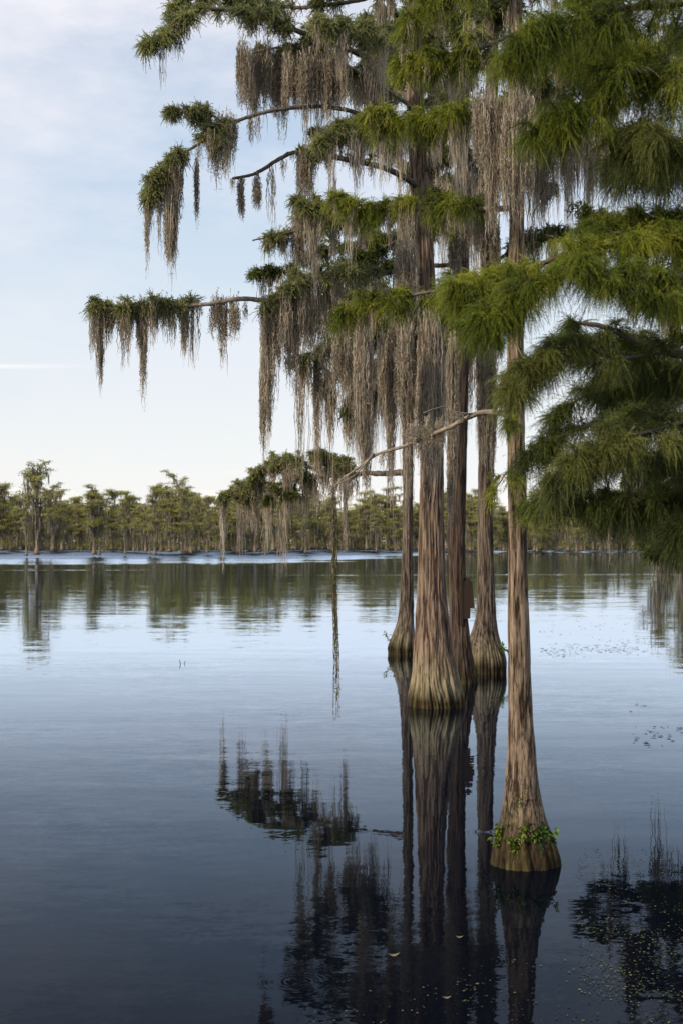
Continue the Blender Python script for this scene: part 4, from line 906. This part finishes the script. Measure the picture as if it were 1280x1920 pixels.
# wind-ruffled streaks towards the far shore
wn = noisev(.02, (.35, 1, 1), 3, seedoff=4)
edge = math_n(nt, 'MULTIPLY_ADD', wn.outputs['Fac'], 160.0, -80.0)
yy = math_n(nt, 'ADD', Y, edge)
xsh = N(nt, 'ShaderNodeMapRange'); Lk(sep.outputs['X'], xsh.inputs['Value']); xsh.inputs['From Min'].default_value = -10; xsh.inputs['From Max'].default_value = 45; xsh.inputs['To Min'].default_value = 0; xsh.inputs['To Max'].default_value = 210
yy2 = math_n(nt, 'SUBTRACT', yy, xsh.outputs[0])
band = N(nt, 'ShaderNodeMapRange'); Lk(yy2, band.inputs['Value']); band.inputs['From Min'].default_value = 150; band.inputs['From Max'].default_value = 270
st = noisev(.09, (.12, 1, 1), 2, seedoff=31)
stf = N(nt, 'ShaderNodeMapRange'); Lk(st.outputs['Fac'], stf.inputs['Value']); stf.inputs['From Min'].default_value = .58; stf.inputs['From Max'].default_value = .75; stf.inputs['To Max'].default_value = .12
yg = N(nt, 'ShaderNodeMapRange'); Lk(Y, yg.inputs['Value']); yg.inputs['From Min'].default_value = 80; yg.inputs['From Max'].default_value = 110
stf2 = math_n(nt, 'MULTIPLY', stf.outputs[0], yg.outputs[0])
bandf = math_n(nt, 'MAXIMUM', band.outputs[0], stf2)
Wd = slope(noisev(3.0, (1, 1, 1), 2, seedoff=7), .35, .5)
bias = N(nt, 'ShaderNodeVectorMath', operation='ADD'); Lk(Wd, bias.inputs[0]); bias.inputs[1].default_value = (0, -.17, 0); Wd = bias.outputs[0]
S_ = vadd(S_, vscale(Wd, bandf))
# expanding drip rings
def ring(px, py, R, wl, amp):
    c = wpt(px, py)
    d = N(nt, 'ShaderNodeVectorMath', operation='SUBTRACT'); Lk(geo.outputs['Position'], d.inputs[0]); d.inputs[1].default_value = tuple(c)
    ln = N(nt, 'ShaderNodeVectorMath', operation='LENGTH'); Lk(d.outputs[0], ln.inputs[0])
    sn = math_n(nt, 'SINE', math_n(nt, 'MULTIPLY', ln.outputs['Value'], 6.283 / wl))
    fall = N(nt, 'ShaderNodeMapRange'); Lk(ln.outputs['Value'], fall.inputs['Value']); fall.inputs['From Min'].default_value = R; fall.inputs['From Max'].default_value = R * .15; fall.inputs['To Max'].default_value = amp
    k_ = math_n(nt, 'MULTIPLY', sn, fall.outputs[0])
    nn = N(nt, 'ShaderNodeVectorMath', operation='NORMALIZE'); Lk(d.outputs[0], nn.inputs[0])
    return vscale(nn.outputs[0], k_)
for a in [(905, 1560, .16, .04, .05), (1130, 1683, .14, .04, .04), (560, 1840, .45, .035, .008), (890, 1800, .5, .03, .008)]:
    S_ = vadd(S_, ring(*a))
up = N(nt, 'ShaderNodeVectorMath', operation='ADD'); Lk(S_, up.inputs[0]); up.inputs[1].default_value = (0, 0, 1)
nn = N(nt, 'ShaderNodeVectorMath', operation='NORMALIZE'); Lk(up.outputs[0], nn.inputs[0])
fr = N(nt, 'ShaderNodeFresnel'); fr.inputs['IOR'].default_value = 1.333; Lk(nn.outputs[0], fr.inputs['Normal'])
fac = math_n(nt, 'MULTIPLY', math_n(nt, 'POWER', fr.outputs[0], 2.0), 2.6, clamp=True)     # tannin-dark, slightly polarised water
gl = N(nt, 'ShaderNodeBsdfGlossy'); gl.inputs['Roughness'].default_value = .012; Lk(nn.outputs[0], gl.inputs['Normal'])
gl.inputs['Color'].default_value = (.74, .845, 1, 1)
df = N(nt, 'ShaderNodeBsdfDiffuse'); df.inputs['Color'].default_value = (.003, .0042, .0075, 1)
ms = N(nt, 'ShaderNodeMixShader'); Lk(fac, ms.inputs[0]); Lk(df.outputs[0], ms.inputs[1]); Lk(gl.outputs[0], ms.inputs[2]); Lk(ms.outputs[0], out.inputs['Surface'])
mb = MB(); R_ = 6000
mb.add([[-R_, -300, 0], [R_, -300, 0], [R_, R_, 0], [-R_, R_, 0]], [[0, 1, 2], [0, 2, 3]])
o = mb.build('lake_water', m, None); tag(o, 'still dark lake water with soft ripples', None, None, 'structure')

# ================================================================== sky, sun, camera
SUN_EL, SUN_AZ = math.radians(24), math.radians(232)       # azimuth clockwise from +Y: behind the camera, to the left
w = bpy.data.worlds.new("World"); scene.world = w; w.use_nodes = True
nt = w.node_tree; nt.nodes.clear(); Lk = nt.links.new
sky = N(nt, 'ShaderNodeTexSky', sky_type='NISHITA'); sky.sun_disc = False; sky.sun_elevation = SUN_EL; sky.sun_rotation = SUN_AZ
sky.air_density = 1.0; sky.dust_density = 1.2; sky.ozone_density = 1.5
tc = N(nt, 'ShaderNodeTexCoord'); sp = N(nt, 'ShaderNodeSeparateXYZ'); Lk(tc.outputs['Generated'], sp.inputs[0])
def wnoise(scale, st, detail=5, loc=(0, 0, 0), rough=.55):
    mp = N(nt, 'ShaderNodeMapping'); mp.inputs['Scale'].default_value = st; mp.inputs['Location'].default_value = loc; Lk(tc.outputs['Generated'], mp.inputs['Vector'])
    t = N(nt, 'ShaderNodeTexNoise'); t.inputs['Scale'].default_value = scale; t.inputs['Detail'].default_value = detail; t.inputs['Roughness'].default_value = rough
    Lk(mp.outputs[0], t.inputs['Vector']); return t.outputs['Fac']
# thin high veil, heavier towards the zenith
c1 = wnoise(3.4, (1, 1, 2.6), 7, (3.4, 1, .2), .6)
cm = N(nt, 'ShaderNodeMapRange'); Lk(c1, cm.inputs['Value']); cm.inputs['From Min'].default_value = .42; cm.inputs['From Max'].default_value = .64; cm.inputs['To Max'].default_value = 1
hv = N(nt, 'ShaderNodeMapRange'); Lk(sp.outputs['Z'], hv.inputs['Value']); hv.inputs['From Min'].default_value = .12; hv.inputs['From Max'].default_value = .36; hv.inputs['To Min'].default_value = .45; hv.inputs['To Max'].default_value = 1
veil = math_n(nt, 'MULTIPLY', cm.outputs[0], hv.outputs[0])
# base: Nishita mixed with a pale haze
haze = ramp(nt, [(0, (8.0, 7.85, 7.6)), (.05, (7.8, 7.8, 7.7)), (.09, (7.1, 7.4, 7.5)), (.18, (5.7, 6.5, 7.3)), (.28, (4.6, 5.6, 6.9)), (.38, (4.2, 5.0, 6.3)), (1, (1.8, 2.6, 4.4))]); Lk(sp.outputs['Z'], haze.inputs['Fac'])
mx = N(nt, 'ShaderNodeMix', data_type='RGBA'); mx.inputs[0].default_value = .85; Lk(sky.outputs[0], mx.inputs[6]); Lk(haze.outputs[0], mx.inputs[7])
mv = N(nt, 'ShaderNodeMix', data_type='RGBA'); Lk(veil, mv.inputs[0]); Lk(mx.outputs[2], mv.inputs[6]); mv.inputs[7].default_value = (6.9, 6.9, 7.4, 1)
# low cumulus near the horizon
c2 = wnoise(7, (1, 1, 3.0), 6, (8, 2, 0))
lo = N(nt, 'ShaderNodeMapRange'); Lk(sp.outputs['Z'], lo.inputs['Value']); lo.inputs['From Min'].default_value = .10; lo.inputs['From Max'].default_value = .02; lo.inputs['To Min'].default_value = -.24; lo.inputs['To Max'].default_value = .06
cs = math_n(nt, 'ADD', c2, lo.outputs[0])
cu = N(nt, 'ShaderNodeMapRange'); Lk(cs, cu.inputs['Value']); cu.inputs['From Min'].default_value = .50; cu.inputs['From Max'].default_value = .60; cu.inputs['To Max'].default_value = .7
mc = N(nt, 'ShaderNodeMix', data_type='RGBA'); Lk(cu.outputs[0], mc.inputs[0]); Lk(mv.outputs[2], mc.inputs[6]); mc.inputs[7].default_value = (8.6, 8.2, 7.8, 1)
sx_ = math_n(nt, 'MULTIPLY_ADD', sp.outputs['X'], .03, .1355)
dz = math_n(nt, 'ABSOLUTE', math_n(nt, 'SUBTRACT', sp.outputs['Z'], sx_))
k1 = N(nt, 'ShaderNodeMapRange'); Lk(dz, k1.inputs['Value']); k1.inputs['From Min'].default_value = .0022; k1.inputs['From Max'].default_value = .0004
k2 = N(nt, 'ShaderNodeMapRange'); Lk(sp.outputs['X'], k2.inputs['Value']); k2.inputs['From Min'].default_value = -.18; k2.inputs['From Max'].default_value = -.25
k3 = math_n(nt, 'MULTIPLY', math_n(nt, 'MULTIPLY', k1.outputs[0], k2.outputs[0]), .55)
mst = N(nt, 'ShaderNodeMix', data_type='RGBA'); Lk(k3, mst.inputs[0]); Lk(mc.outputs[2], mst.inputs[6]); mst.inputs[7].default_value = (8.4, 8.3, 8.2, 1); mc = mst
bg = N(nt, 'ShaderNodeBackground'); bg.inputs['Strength'].default_value = .13; Lk(mc.outputs[2], bg.inputs['Color'])
wo = N(nt, 'ShaderNodeOutputWorld'); Lk(bg.outputs[0], wo.inputs['Surface'])

sl = bpy.data.lights.new('sun', 'SUN'); sl.energy = 4.2; sl.angle = math.radians(1.5); sl.color = (1, .88, .70)
so = bpy.data.objects.new('sun', sl); COL.objects.link(so)
sd = np.array([math.sin(SUN_AZ) * math.cos(SUN_EL), math.cos(SUN_AZ) * math.cos(SUN_EL), math.sin(SUN_EL)])
from mathutils import Vector
so.rotation_euler = Vector(tuple(sd)).to_track_quat('Z', 'Y').to_euler()

cam = bpy.data.cameras.new('camera'); co = bpy.data.objects.new('camera', cam); COL.objects.link(co)
co.location = (0, 0, CH); co.rotation_euler = (math.radians(90), 0, 0)
cam.sensor_fit = 'VERTICAL'; cam.sensor_height = 36; cam.lens = F / 1920 * 36; cam.shift_y = 60 / 1920
cam.clip_start = .1; cam.clip_end = 12000
cam.dof.use_dof = True; cam.dof.focus_distance = 12.5; cam.dof.aperture_fstop = 4.5
scene.camera = co
scene.view_settings.view_transform = 'Standard'; scene.view_settings.look = 'None'; scene.view_settings.exposure = 0
scene.cycles.max_bounces = 6; scene.cycles.diffuse_bounces = 3; scene.cycles.glossy_bounces = 3; scene.cycles.transmission_bounces = 3
scene.cycles.use_denoising = True
